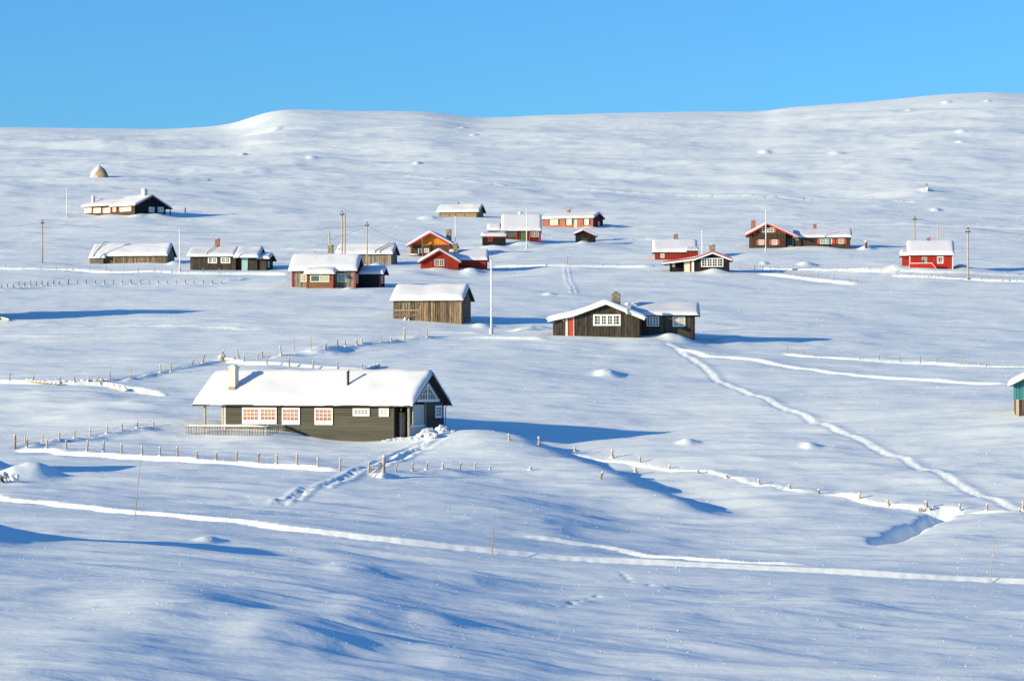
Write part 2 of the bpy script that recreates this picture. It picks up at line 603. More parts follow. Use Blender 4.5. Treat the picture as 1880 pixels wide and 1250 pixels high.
# single humps, drifts and hollows: (column, row, half width in m, half depth in m, height in m)
HUMPS = [
    (1115, 690, .9, 1.6, .42), (1262, 814, .6, 1.2, .30), (1487, 820, .5, 1.0, .26), (1008, 541, .6, 1.2, .28), (1480, 487, 1.0, 1.8, .5), (1403, 485, .5, 1.0, .25),
    (515, 1190, 1.3, 2.6, .15), (880, 1228, 1.8, 3.2, .2), (380, 992, .45, .9, .14), (420, 1135, 2.6, 4.5, .14), (300, 1115, 1.8, 4.0, .16), (680, 1120, 1.2, 2.5, .12), (90, 1240, 2.0, 3.0, .2), (800, 1143, .7, 1.2, .09),
    (590, 650, 1.6, 2.2, .55), (180, 770, 4.5, 4.0, .5), (300, 752, 4.0, 4.0, .5), (110, 745, 5, 5, .4), (40, 875, 1.3, 1.6, .55), (75, 872, 1.0, 1.6, .35),
    (865, 500, 1.1, 1.2, .55), (806, 496, 1.5, .9, .30), (690, 488, .9, 1.0, .5), (960, 451, 2.2, 1.6, .7), (905, 455, 1.6, 1.2, .35), (1312, 501, 1.4, 1.0, .5), (640, 531, .6, 1, .25),
    (1238, 622, 1.4, 1.2, .45), (1207, 613, .9, 1.5, .4), (1330, 626, 1.2, 1.4, .35), (960, 608, 1.2, 1.5, .4), (985, 606, 1.2, 1.5, .4), (885, 600, .9, 1.4, .3),
    (540, 788, 1.5, 1.4, .35), (280, 397, 2.5, 2, .45), (250, 398, 1.2, 1.5, .35), (197, 397, 1.4, 1.6, .3), (1490, 457, 4, 2.0, .35), (1590, 458, 1.0, 1.5, .6),
    (1695, 497, 2.0, 1.2, .2), (1648, 493, 1.2, 1.5, .4), (1765, 492, .9, 1.2, .5), (1080, 419, 1.5, 1.8, .3), (1115, 417, 1.4, 2.0, .5), (1070, 446, .8, .8, .35), (785, 402, 1.6, 1.6, .5), (320, 485, 1.0, 1.2, .4),
    (1700, 350, 1.1, 1.3, .5), (1718, 387, .8, 1.0, .5), (1738, 189, 1.1, 2, .6), (1670, 203, .8, 2, .5), (1814, 187, .8, 2, .4), (1766, 243, 1.1, 2, .5), (1764, 262, .8, 2, .4), (1535, 281, 1.5, 3, .4), (870, 249, 1.0, 3, .5), (850, 236, 1.2, 3, .5), (445, 285, .8, 2, .5), (766, 301, .8, 2, .4), (572, 292, 1.2, 2, .4), (505, 240, 1.5, 4, .5), (1405, 281, 1.2, 3, .4),
    (640, 1050, 1.0, 1.2, .18), (1040, 640, 3, 3, .25), (1190, 640, 3, 3, .2),
]
# big forms: (column, row, distance, half width, half depth, height)
FORMS = [
    (-330, 1000, 107, 8.0, 5.0, 1.0), (-310, 1000, 103, 4.2, 6.5, 2.55),      # knoll beyond the frame whose shade lies on the near snow
    (-115, 846, 173, 3.0, 3.6, 3.1),
    (1680, 945, 163, 2.6, 3.0, -.15),
    (475, 212, 960, 18, 40, 1.5),
]
NOFF = None


def solve_px(px, py, fn, d0=40, d1=1500):
    """distance at which the ground first reaches a photo row along a bearing"""
    d = np.concatenate([np.arange(d0, 700, 0.25), np.arange(700, d1, 1.0)])
    x = (px - CX) * d / FPX
    rows = HY - FPX * fn(x, d) / d
    k = np.nonzero(rows <= py)[0]
    k = k[0] if len(k) else len(d) - 1
    return Vector((x[k], d[k], (HY - py) * d[k] / FPX))


def ground0(x, y):
    z = base_z(x, y) + noise_z(x, y) + pins_z(x, y)
    for px, py, d, rx, ry, h in FORMS:
        cx = (px - CX) * d / FPX
        i = bounded(x, y, cx - 3.5 * rx, cx + 3.5 * rx, d - 3.5 * ry, d + 3.5 * ry)
        if len(i):
            z[i] += h * np.exp(-((x[i] - cx) / rx) ** 2 - ((y[i] - d) / ry) ** 2)
    return z


HUMPW = []
for px, py, rx, ry, h in HUMPS:
    p = solve_px(px, py, ground0)
    HUMPW.append((p.x, p.y, rx, ry, h))


def ground1(x, y):
    z = ground0(x, y)
    for cx, cy, rx, ry, h in HUMPW:
        i = bounded(x, y, cx - 2.6 * rx, cx + 4 * rx, cy - 3 * ry, cy + 3 * ry)
        if len(i):
            ex = (x[i] - cx) / rx
            ex = np.where(ex > 0, ex * 0.8, ex)
            ey = (y[i] - cy) / ry
            ey = np.where(ey > 0, ey * 0.6, ey * 1.1)
            q = ex ** 2 + ey ** 2 + 0.25 * perlin(x[i] * 1.3 / rx, y[i] * 0.9 / ry)
            z[i] += h * np.exp(-np.maximum(q, 0) ** 1.3)
    return z


# trails, ploughed banks, snow-buried fence lines: (kind, size in m, photo polyline)
TRAILS = [
    ('bank', .18, [(-120, 903), (0, 917), (100, 927), (250, 943), (350, 951), (480, 967), (620, 985), (760, 1000), (900, 1014), (1050, 1026), (1250, 1036), (1450, 1047), (1650, 1058), (1900, 1069), (2050, 1076)]),
    ('flank', .75, [(925, 802), (960, 812), (995, 825), (1040, 842), (1110, 868), (1190, 903), (1270, 938), (1330, 955)]),
    ('bank', .14, [(925, 982), (1020, 992), (1120, 1009), (1200, 1021), (1300, 1030), (1420, 1038), (1520, 1044)]),
    ('ski', .26, [(1222, 628), (1258, 643), (1285, 666), (1305, 687), (1330, 706), (1400, 735), (1470, 764), (1560, 796), (1620, 826), (1700, 868), (1790, 900), (1880, 925), (1960, 950)]),
    ('bank', .16, [(1240, 640), (1300, 655), (1400, 664), (1500, 682), (1600, 692), (1700, 699), (1860, 706)]),
    ('feet', .42, [(790, 812), (760, 826), (720, 846), (660, 868), (600, 888), (545, 914), (512, 930)]),
    ('groove', .25, [(822, 808), (780, 824), (740, 838), (700, 851)]),
    ('groove', .22, [(800, 806), (752, 822), (715, 838), (680, 856)]),
    ('feet', .25, [(1040, 482), (1041, 500), (1046, 520), (1056, 539)]),
    ('bank', .27, [(20, 827), (90, 829), (150, 834), (300, 844), (450, 854), (570, 862), (622, 866)]),
    ('cut', .20, [(30, 826), (80, 818), (150, 806), (220, 795), (288, 784)]),
    ('bank', .2, [(672, 868), (700, 876), (735, 872)]),
    ('cut', .14, [(735, 866), (790, 864), (850, 865), (905, 866)]),
    ('bank', .30, [(-60, 702), (20, 703), (100, 705), (190, 706), (215, 712), (260, 720), (305, 727)]),
    ('cut', .2, [(215, 706), (250, 694), (290, 686), (330, 678), (375, 667), (410, 661)]),
    ('bank', .26, [(408, 663), (450, 668), (520, 672), (600, 676), (680, 680)]),
    ('cut', .26, [(480, 660), (540, 652), (580, 644), (605, 643), (660, 634), (740, 626)]),
    ('bank', .18, [(740, 624), (800, 621), (870, 620), (930, 622), (1010, 624)]),
    ('bank', .17, [(1430, 648), (1480, 655), (1560, 661), (1700, 667), (1800, 672), (1960, 676)]),
    ('bank', .10, [(990, 821), (1060, 830), (1124, 841), (1230, 860), (1334, 879), (1393, 890), (1503, 907)]),
    ('bank', .20, [(1503, 907), (1578, 917), (1632, 932), (1700, 939), (1762, 938), (1812, 940), (1900, 942)]),
    ('line', .16, [(-60, 600), (120, 597), (300, 598), (420, 604), (480, 605), (720, 607), (900, 612)]),
    ('bank', .24, [(-60, 494), (80, 495), (160, 497), (250, 500), (330, 502), (480, 503), (530, 505)]),
    ('cut', .15, [(-40, 533), (40, 529), (90, 525), (160, 521), (260, 523), (360, 522), (420, 518), (450, 511)]),
    ('line', .22, [(740, 323), (830, 331), (900, 338), (1100, 352), (1300, 356), (1500, 365), (1690, 372)]),
    ('line', .22, [(1110, 414), (1250, 416), (1375, 414), (1560, 412), (1680, 411), (1780, 416), (1940, 422)]),
    ('line', .22, [(440, 459), (530, 458), (620, 459)]), ('line', .2, [(1120, 439), (1200, 440), (1375, 441)]),
    ('line', .2, [(660, 403), (740, 404), (790, 403)]), ('line', .18, [(260, 327), (420, 326), (560, 327), (740, 325)]),
    ('bank', .22, [(895, 490), (960, 489), (1020, 489), (1100, 490), (1200, 490)]),
    ('bank', .24, [(1388, 503), (1440, 508), (1500, 514), (1575, 523)]), ('bank', .2, [(1390, 492), (1450, 494), (1550, 499), (1650, 501)]),
    ('bank', .2, [(1600, 499), (1700, 502), (1790, 503), (1900, 507)]), ('bank', .24, [(1632, 507), (1700, 509), (1780, 513), (1900, 518)]),
    ('gully', 1.35, [(1735, 934), (1716, 944), (1700, 957), (1668, 963), (1650, 974), (1642, 983), (1624, 990), (1640, 999)]),
    ('prints', .14, [(1130, 1045), (1165, 1062), (1200, 1078), (1245, 1090)]), ('prints', .14, [(1025, 1115), (1090, 1098), (1140, 1090)]),
]


def spline(pts, n=14):
    out = []
    for i in range(len(pts) - 1):
        p0, p1, p2, p3 = pts[max(i - 1, 0)], pts[i], pts[i + 1], pts[min(i + 2, len(pts) - 1)]
        for k in range(n):
            t = k / n
            out.append(0.5 * ((2 * p1) + (p2 - p0) * t + (2 * p0 - 5 * p1 + 4 * p2 - p3) * t * t + (3 * p1 - p0 - 3 * p2 + p3) * t ** 3))
    out.append(pts[-1])
    return out


TRAILW = []
for kind, size, poly in TRAILS:
    w = [solve_px(px, py, ground1).to_2d() for px, py in poly]
    # even out jumps that rolling ground makes along the line
    ys = np.array([p.y for p in w])
    if len(ys) > 3:
        ym = ys.copy()
        ym[1:-1] = (ys[:-2] + 2 * ys[1:-1] + ys[2:]) / 4
        w = [Vector(((px - CX) * yy / FPX, yy)) for (px, py), yy in zip(poly, ym)]
    if kind == 'ski':
        for _ in range(3):
            w = [w[0]] + [(a_ + b_ * 2 + c_) / 4 for a_, b_, c_ in zip(w[:-2], w[1:-1], w[2:])] + [w[-1]]
    w = spline(w, 6)
    TRAILW.append((kind, size, np.array([[p.x, p.y] for p in w])))


def line_coords(x, y, P, ends=2.0):
    """distance, side (+ beyond the line) and distance along a polyline"""
    best = np.full(x.shape, 1e9)
    side = np.zeros_like(x)
    along = np.zeros_like(x)
    endf = np.ones_like(x)
    acc = 0.0
    tot = np.sqrt((np.diff(P, axis=0) ** 2).sum(1)).sum()
    for a, b in zip(P[:-1], P[1:]):
        e = b - a
        L = math.hypot(*e) + 1e-9
        t = np.clip(((x - a[0]) * e[0] + (y - a[1]) * e[1]) / (L * L), 0, 1)
        qx, qy = x - a[0] - t * e[0], y - a[1] - t * e[1]
        dd = np.hypot(qx, qy)
        k = dd < best
        best = np.where(k, dd, best)
        cr = (e[0] * qy - e[1] * qx)
        sg = np.sign(cr) * (1 if e[0] >= 0 else -1)
        side = np.where(k, sg, side)
        along = np.where(k, acc + t * L, along)
        acc += L
    fl = min(ends, tot * 0.3)
    fade = sstep(0, fl, along) * sstep(0, fl, tot - along)
    return best, side, along, fade


def ground(x, y):
    x = np.atleast_1d(np.asarray(x, float))
    y = np.atleast_1d(np.asarray(y, float))
    z = ground1(x, y)
    for kind, s, P in TRAILW:
        reach = 12.0 if kind == 'flank' else 7.0 if kind in ('bank', 'cut', 'gully') else 3.0
        i = bounded(x, y, P[:, 0].min() - reach, P[:, 0].max() + reach, P[:, 1].min() - reach, P[:, 1].max() + reach)
        if not len(i):
            continue
        xi, yi = x[i], y[i]
        d, sd, al, fade = line_coords(xi, yi, P, 7.0 if kind == 'flank' else 2.0)
        q = d * np.where(sd == 0, 1, sd)
        if kind == 'bank':
            # a low shelf on the near side, a steep face turned to the viewer, a crest that dies out behind
            hh = s * (0.95 + 0.35 * perlin(al * 0.3 + s * 50, al * 0 + 3))
            face = sstep(-0.06, 0.07 + 0.25 * s, q)
            zz = -0.28 * hh * np.exp(-(np.minimum(q, 0) / 2.2) ** 2) * (1 - face) + hh * 0.8 * face * np.exp(-(np.maximum(q - 0.5, 0) / 2.4) ** 2)
            zz += 0.03 * perlin(xi * 2.2, yi * 2.2) * np.exp(-(d / 0.8) ** 2)
        elif kind == 'cut':
            # the far side lower: a small lip that throws its own shade
            hh = s * (0.9 + 0.6 * perlin(al * 0.5 + s * 90, al * 0 + 1))
            zz = hh * 1.2 * np.exp(-((q + 0.3) / 0.5) ** 2) - hh * np.exp(-((q - 0.5) / 0.5) ** 2)
            zz += 0.05 * perlin(xi * 2.5, yi * 2.5) * np.exp(-(d / 0.7) ** 2)
        elif kind == 'ski':
            # packed ski trail: tilted bed with two grooves, a lip on the far side
            ramp = np.clip((q + s) / (2 * s), 0, 1)
            bed = -0.05 * np.exp(-(np.minimum(q + s, 0) / .25) ** 2) * (q < s) + 0.11 * ramp
            zz = np.where(q < s, bed, 0.06 * np.exp(-((q - s) / .55) ** 2))
            inside = np.exp(-(d / s) ** 6)
            zz += inside * (0.018 * np.cos(q * 2 * math.pi / (s * .8)) + 0.05 * perlin(xi * 2.4, yi * 1.6))
        elif kind == 'feet':
            band = np.exp(-(d / s) ** 4)
            pr = perlin(xi * 2.1, yi * 1.9)
            zz = band * (0.0 - 0.07 * sstep(0.02, 0.3, pr) + 0.06 * perlin(xi * 3.7 + 3, yi * 3.1)) + 0.05 * np.exp(-((d - s * 1.1) / 0.25) ** 2)
        elif kind == 'flank':
            # a hump whose far side falls away from the sun
            zz = s * (1 - sstep(-2.0, 2.4, q)) * np.exp(-(np.minimum(q + 2.0, 0) / 5.0) ** 2) - 0.35 * s * np.exp(-((q - 2.6) / 2.4) ** 2)
        elif kind == 'prints':
            zz = -0.045 * np.exp(-(d / s) ** 2) * sstep(-.3, .3, np.sin(al * 7.0))
        elif kind == 'groove':
            zz = -0.07 * np.exp(-(d / s) ** 2) + 0.03 * np.exp(-((d - 2 * s) / s) ** 2)
        elif kind == 'line':
            zz = s * np.exp(-(q / 0.45) ** 2) * (0.75 + 0.8 * perlin(al * 0.4, al * 0 + 9)) - 0.4 * s * np.exp(-((q + 0.8) / 0.5) ** 2)
        elif kind == 'gully':
            wid = 0.55 + 0.3 * perlin(al * 0.5, al * 0 + 2)
            zz = -s * np.exp(-(d / wid) ** 2) - 0.12 * s * np.exp(-(d / 2.2) ** 2)
        z[i] += zz * fade
    return z


# --- ground sheet: a fan of rows and columns, finest where the photograph looks
mid = base_z(np.zeros(len(DF)), DF)
rowpx = HY - FPX * mid / DF
use = (DF > 58) & (DF < 1010)
rr_, dd_ = rowpx[use], DF[use]
arc = np.concatenate([[0], np.cumsum(np.abs(np.diff(rr_)) + 0.0012 * np.abs(np.diff(dd_)) * 100 * 0.6)])
NR = 1450
rows_d = np.interp(np.linspace(0, arc[-1], NR), arc, dd_)
rows_d = np.concatenate([[4, 12, 22, 32, 40, 46, 51, 55], rows_d, [1020, 1040, 1070, 1120, 1200, 1400, 1800, 2600, 4200, 6000, 9000]])
core_u = np.linspace(-0.187, 0.187, 800)
side_u = 0.187 + np.cumsum(np.geomspace(0.0008, 0.22, 45))
cols_u = np.concatenate([-side_u[::-1], core_u, side_u])
YY, UU = np.meshgrid(rows_d, cols_u, indexing='ij')
# rows shift a little so that vertices lie right on the foot and the crest of every bank
for kind, s_, P in TRAILW:
    if kind not in ('bank', 'line'):
        continue
    ul = P[:, 0] / P[:, 1]
    if not (np.all(np.diff(ul) > 0) or np.all(np.diff(ul) < 0)):
        continue
    o_ = np.argsort(ul)
    for j in np.nonzero((cols_u > ul.min()) & (cols_u < ul.max()))[0]:
        dl = np.interp(cols_u[j], ul[o_], P[o_, 1])
        col = YY[:, j]
        k = int(np.argmin(np.abs(col - dl)))
        if k < 3 or k > len(col) - 5:
            continue
        if kind == 'bank':
            new = [dl - .07, dl + .08 + .25 * s_]
            col[k], col[k + 1] = new
            if col[k + 2] < col[k + 1] + .08:
                col[k + 2] = .5 * (col[k + 1] + max(col[k + 3], col[k + 1] + .2))
                if col[k + 3] <= col[k + 2]:
                    col[k + 3] = col[k + 2] + .05
            if col[k - 1] > col[k] - .05:
                col[k - 1] = .5 * (col[k] + min(col[k - 2], col[k] - .2))
        elif col[k + 1] - col[k - 1] > .8:
            col[k] = dl
            col[k - 1] = max(dl - .5, .5 * (col[k - 2] + dl))
            col[k + 1] = min(dl + .5, .5 * (col[k + 2] + dl))
XX = YY * UU
GZ = ground(XX.ravel(), YY.ravel())
nr, nc = YY.shape
me = bpy.data.meshes.new('snow_ground')
nv = nr * nc
me.vertices.add(nv)
me.vertices.foreach_set('co', np.stack([XX.ravel(), YY.ravel(), GZ], 1).astype(np.float32).ravel())
ia = (np.arange(nr - 1)[:, None] * nc + np.arange(nc - 1)[None, :]).ravel()
quads = np.stack([ia, ia + 1, ia + nc + 1, ia + nc], 1).astype(np.int32)
me.loops.add(quads.size)
me.loops.foreach_set('vertex_index', quads.ravel())
me.polygons.add(len(quads))
me.polygons.foreach_set('loop_start', np.arange(0, quads.size, 4, dtype=np.int32))
me.polygons.foreach_set('loop_total', np.full(len(quads), 4, np.int32))
me.polygons.foreach_set('use_smooth', np.ones(len(quads), bool))
me.update(calc_edges=True)
me.materials.append(M['snow'])
tag(link('snow_ground', me), 'snow covered valley and hillside with ski trails', kind='structure')


def gz(x, y):
    return float(ground(np.array([x]), np.array([y]))[0])


_GRID = {}


def on_ground(px, py, d0=40):
    return solve_px(px, py, ground, d0=d0)


# ------------------------------------------------------------------ house builder
def interp(prof, t):
    if t <= prof[0][0]:
        (a, b), (c, e) = prof[0], prof[1]
        return b + (e - b) * (t - a) / (c - a)
    for (a, b), (c, e) in zip(prof[:-1], prof[1:]):
        if t <= c:
            return b + (e - b) * (t - a) / (c - a)
    (a, b), (c, e) = prof[-2], prof[-1]
    return e + (e - b) * (t - c) / (c - a)


ROOF_T = 0.12


class House:
    def __init__(self, name, label, cat, px, py, d, a, group=None):
        self.s = FPX / d
        self.a = math.radians(a)
        self.d = d
        p = at(px, py, d)
        self.x0, self.z0 = p.x, p.z
        self.root = thing(name, label, cat, at(px, py, d), -self.a, group)
        self.seed = random.randint(0, 99999)

    def X(self, px, y=0.0):         # along the front (at local depth y), photo column -> m
        q, a, d = px - CX, self.a, self.d
        return (q * (d + y * math.cos(a)) - FPX * (self.x0 + y * math.sin(a))) / (FPX * math.cos(a) + q * math.sin(a))

    def Y(self, px, x=0.0):         # along the right-hand side (at local x), photo column -> m
        q, a, d = px - CX, self.a, self.d
        return (q * (d - x * math.sin(a)) - FPX * (self.x0 + x * math.cos(a))) / (FPX * math.sin(a) - q * math.cos(a))

    def Z(self, py, x=0.0, y=0.0):  # height above the anchor of a photo row at local x, y
        return (HY - py) * (self.d - x * math.sin(self.a) + y * math.cos(self.a)) / FPX - self.z0

    def part(self, name, mb, mat, smooth=False, parent=None):
        return mb.build(name, mat, parent or self.root, smooth)

    @staticmethod
    def fn(face, pos):
        if face == 'f':
            return lambda u, n, z: (u, pos - n, z)
        if face == 'b':
            return lambda u, n, z: (u, pos + n, z)
        if face == 'r':
            return lambda u, n, z: (pos + n, u, z)
        return lambda u, n, z: (pos - n, u, z)

    # -- boards on one face; top follows a profile
    def clad(self, face, pos, u0, u1, z0, top, mat, style='v', bw=0.18, name='cladding', parts=False):
        fn = self.fn(face, pos)
        rr = random.Random(self.seed + int(pos * 100) + ord(face))
        mb = MB()
        if style == 'v':
            n = max(2, round((u1 - u0) / bw))
            w = (u1 - u0) / n
            for i in range(n):
                a, b = u0 + i * w, u0 + (i + 1) * w
                g = min(0.02, w * 0.09)
                th = 0.022 + rr.uniform(0, 0.014)
                zb = z0
                tops = [(a + g, top(a + g)), (b - g, top(b - g))]
                mid_ = [(t, top(t)) for t in np.linspace(a + g, b - g, 3)[1:-1]]
                poly = [(a + g, zb), (b - g, zb), tops[1]] + mid_ + [tops[0]]
                if parts:
                    e_ = rr.uniform(.004, .02)
                    poly = [(a + g + e_, zb), (b - g, zb), (b - g, poly[2][1])] + [(a + g + e_, poly[-1][1])]
                    one = MB()
                    one.prism(poly, -0.005, th + rr.uniform(0, .012), fn)
                    self.part('plank', one, mat)
                else:
                    mb.prism(poly, -0.005, th, fn)
                    if style == 'v' and bw >= 0.2:        # cover strip over the joint
                        c = a
                        mb.prism([(c - .025, zb), (c + .025, zb), (c + .025, top(c + .025)), (c - .025, top(c - .025))], th, th + 0.022, fn)
        else:
            zt = max(top(u) for u in np.linspace(u0, u1, 41))
            n = max(2, round((zt - z0) / bw))
            h = (zt - z0) / n
            us = np.linspace(u0, u1, 81)
            tp = np.array([top(u) for u in us])
            for i in range(n):
                a, b = z0 + i * h, z0 + (i + 1) * h
                ok = us[tp >= a + 0.35 * h]
                if len(ok) < 2:
                    continue
                ua, ub = ok[0], ok[-1]
                if style == 'log':
                    pr = [(0.0, a + .01), (0.05, a + h * .15), (0.075, a + h * .5), (0.05, a + h * .85), (0.0, b - .01)]
                else:
                    pr = [(0.0, a), (0.045 + rr.uniform(0, .01), a), (0.012, b), (0.0, b)]
                vs_ = [fn(ua, q, z) for q, z in pr] + [fn(ub, q, z) for q, z in pr]
                k = len(pr)
                fs = [(j, j + 1, k + j + 1, k + j) for j in range(k - 1)] + [tuple(range(k)), tuple(range(2 * k - 1, k - 1, -1))]
                mb.add(vs_, fs)
        if not parts:
            o = self.part(name, mb, mat)
            o['kind'] = 'stuff'

    def block(self, axis, l0, l1, t0, t1, prof, oh=(.35, .35), mat='charcoal', style='v', bw=.18, snow=.35, barge='trimwood', faces='flrb',
              below=1.6, roof=True, mats=None, planks=False, snow_smooth=0.25, snow_end=None, barge_w=.16, lumps=0.12, skip=()):
        mats = mats or {}
        # solid core
        ts = sorted({t0, t1} | {t for t, _ in prof if t0 < t < t1})
        poly = [(t0, -below), (t1, -below)] + [(t, interp(prof, t) - 0.02) for t in reversed(ts)]
        fcore = (lambda u, n, z: (n, u, z)) if axis == 'x' else (lambda u, n, z: (u, n, z))
        mb = MB()
        mb.prism(poly, l0, l1, fcore)
        self.part('wall', mb, 'core')
        topc = lambda c: (lambda u: c)
        topp = lambda u: interp(prof, u)
        for f in faces:
            m_ = mats.get(f, mat)
            pl = planks and f in 'fr'
            if axis == 'x':
                if f == 'f':
                    self.clad('f', t0, l0, l1, -below if not pl else -.4, topc(topp(t0)), m_, style, bw, parts=pl)
                if f == 'b':
                    self.clad('b', t1, l0, l1, -below, topc(topp(t1)), m_, style, bw)
                if f == 'l':
                    self.clad('l', l0, t0, t1, -below, topp, m_, style, bw)
                if f == 'r':
                    self.clad('r', l1, t0, t1, -below if not pl else -.4, topp, m_, style, bw, parts=pl)
            else:
                if f == 'f':
                    self.clad('f', l0, t0, t1, -below, topp, m_, style, bw)
                if f == 'b':
                    self.clad('b', l1, t0, t1, -below, topp, m_, style, bw)
                if f == 'l':
                    self.clad('l', t0, l0, l1, -below, topc(topp(t0)), m_, style, bw)
                if f == 'r':
                    self.clad('r', t1, l0, l1, -below, topc(topp(t1)), m_, style, bw)
        if roof:
            self.roof(axis, l0 - oh[0], l1 + oh[1], prof, snow, barge, barge_w, snow_smooth, lumps)

    def roof(self, axis, la, lb, prof, snow=.35, barge='trimwood', barge_w=.16, snow_smooth=.25, lumps=.12, name='roof'):
        f3 = (lambda l, t, z: (l, t, z)) if axis == 'x' else (lambda l, t, z: (t, l, z))
        mb = MB()
        k = len(prof)
        low = [(t, z) for t, z in prof]
        up = [(t, z + ROOF_T) for t, z in prof]
        ring = low + up[::-1]
        vs_ = [f3(la, t, z) for t, z in ring] + [f3(lb, t, z) for t, z in ring]
        n = len(ring)
        fs = [(i, (i + 1) % n, n + (i + 1) % n, n + i) for i in range(n)]
        for i in range(k - 1):
            fs.append((i, i + 1, n - 2 - i, n - 1 - i))
            fs.append((n + i, n + i + 1, n + n - 2 - i, n + n - 1 - i))
        mb.add(vs_, fs)
        rf = self.part(name, mb, 'trimwood')
        # barge boards at both ends
        for l, s in ((la, -1), (lb, 1)):
            mb = MB()
            q0, q1 = l + s * 0.004, l + s * 0.044
            dn = [(t, z - barge_w + ROOF_T) for t, z in prof]
            uu = [(t, z + ROOF_T + .02) for t, z in prof]
            for i in range(k - 1):
                p = [dn[i], dn[i + 1], uu[i + 1], uu[i]]
                vs_ = [f3(q0, t, z) for t, z in p] + [f3(q1, t, z) for t, z in p]
                mb.add(vs_, [(0, 1, 2, 3), (4, 5, 6, 7), (0, 1, 5, 4), (1, 2, 6, 5), (2, 3, 7, 6), (3, 0, 4, 7)])
            self.part('bargeboard', mb, barge)
        if snow > 0:
            self.snow(axis, la, lb, prof, snow, snow_smooth, lumps)
        return rf

    def snow(self, axis, la, lb, prof, th, sm, lumps, name='roof_snow'):
        f3 = (lambda l, t, z: (l, t, z)) if axis == 'x' else (lambda l, t, z: (t, l, z))
        out = 0.10
        ta, tb = prof[0][0] - out, prof[-1][0] + out
        L0, L1 = la - 0.05, lb + 0.05
        r = min(th * 1.05, 0.5)

        def samples(a, b, n):
            e = [0, .015, .06, .14, .27, .45, .7, 1.0]
            return np.array([a + x * r for x in e] + list(np.linspace(a + r, b - r, n)[1:-1]) + [b - x * r for x in reversed(e)])
        tt = samples(ta, tb, 20)
        ll = samples(L0, L1, max(8, int((L1 - L0) / 0.45)))
        zr = np.zeros_like(tt)
        for o_ in np.linspace(-sm, sm, 7):
            zr += np.array([interp(prof, t + o_) for t in tt])
        zr /= 7
        zb = np.array([interp(prof, t) for t in tt])
        zr = np.maximum(zr, zb - .3)
        E = lambda x, a, b: np.sqrt(np.clip(1 - (1 - np.clip(np.minimum(x - a, b - x) / r, 0, 1)) ** 2, 0, 1))
        Et, El = E(tt, ta, tb), E(ll, L0, L1)
        so = (self.seed % 97) * 1.37
        T, Lg = np.meshgrid(tt, ll, indexing='ij')
        nz = 1 + lumps * 3.2 * perlin(Lg * 0.35 + so, T * 0.45 + so) + lumps * perlin(Lg * 1.1 + so, T * 1.2)
        droop = -0.05 * (1 - Et)[:, None] - 0.03 * (1 - El)[None, :]
        ed = 0.10 * perlin(Lg * 1.3 + so, T * 0 + 2.2 + np.sign(T)) * (1 - Et)[:, None]
        top = (zr + ROOF_T)[:, None] + th * nz * Et[:, None] * El[None, :] + droop + ed
        bot = (zb + ROOF_T - 0.05)[:, None] + 0 * Lg
        nt, nl = T.shape
        shift = 0.14 * perlin(Lg * 0.8 + so, T * 0 + 5.5) * ((1 - Et)[:, None] > 0.3)
        Ts = T + shift * np.sign(T - (ta + tb) / 2)
        vs_ = [f3(Lg[i, j], Ts[i, j], max(top[i, j], bot[i, j] + .01)) for i in range(nt) for j in range(nl)]
        o0 = len(vs_)
        vs_ += [f3(Lg[i, j], Ts[i, j], bot[i, j]) for i in (0, nt - 1) for j in range(nl)]
        fs = [(i * nl + j, i * nl + j + 1, (i + 1) * nl + j + 1, (i + 1) * nl + j) for i in range(nt - 1) for j in range(nl - 1)]
        for j in range(nl - 1):
            fs.append((j, j + 1, o0 + j + 1, o0 + j))
            a = (nt - 1) * nl
            fs.append((a + j, a + j + 1, o0 + nl + j + 1, o0 + nl + j))
        mb = MB()
        mb.add(vs_, fs)
        # gable-end skirts
        for j in (0, nl - 1):
            q = [f3(Lg[i, j], Ts[i, j], max(top[i, j], bot[i, j] + .01)) for i in range(nt)] + [f3(Lg[i, j], Ts[i, j], bot[i, j]) for i in range(nt)]
            mb.add(q, [(i, i + 1, nt + i + 1, nt + i) for i in range(nt - 1)])
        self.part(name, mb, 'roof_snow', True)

    def window(self, face, pos, u0, u1, z0, z1, cols=2, rows=2, frame='white', pane='glassdark', fw=.09, bar=.035, curtain=None, shutters=None, groups=1, sill=0.0, sw=None):
        fn = self.fn(face, pos)
        b0 = getattr(self, 'b0', 0.03)
        mb = MB()
        z0s = z0 - sill
        mb.box((u0, b0, z0s), (u0 + fw, b0 + .055, z1), fn)
        mb.box((u1 - fw, b0, z0s), (u1, b0 + .055, z1), fn)
        mb.box((u0 + fw, b0, z1 - fw), (u1 - fw, b0 + .055, z1), fn)
        mb.box((u0 + fw, b0, z0s), (u1 - fw, b0 + .055, z0 + fw), fn)
        wobj = self.part('window', mb, frame)
        gw = (u1 - u0 - 2 * fw) / groups
        bars = MB()
        pn = MB()
        for g in range(groups):
            a = u0 + fw + g * gw
            b = a + gw
            if g:
                bars.box((a - fw * .6, b0 + .002, z0 + fw), (a + fw * .6, b0 + .05, z1 - fw), fn)
            pn.box((a, b0 - .005, z0 + fw), (b, b0 + .02, z1 - fw), fn)
            for i in range(1, cols):
                c = a + gw * i / cols
                bars.box((c - bar / 2, b0 + .021, z0 + fw), (c + bar / 2, b0 + .045, z1 - fw), fn)
            for i in range(1, rows):
                c = z0 + fw + (z1 - z0 - 2 * fw) * i / rows
                bars.box((a, b0 + .0215, c - bar / 2), (b, b0 + .043, c + bar / 2), fn)
        if bars.v:
            self.part('glazing_bar', bars, frame, parent=wobj)
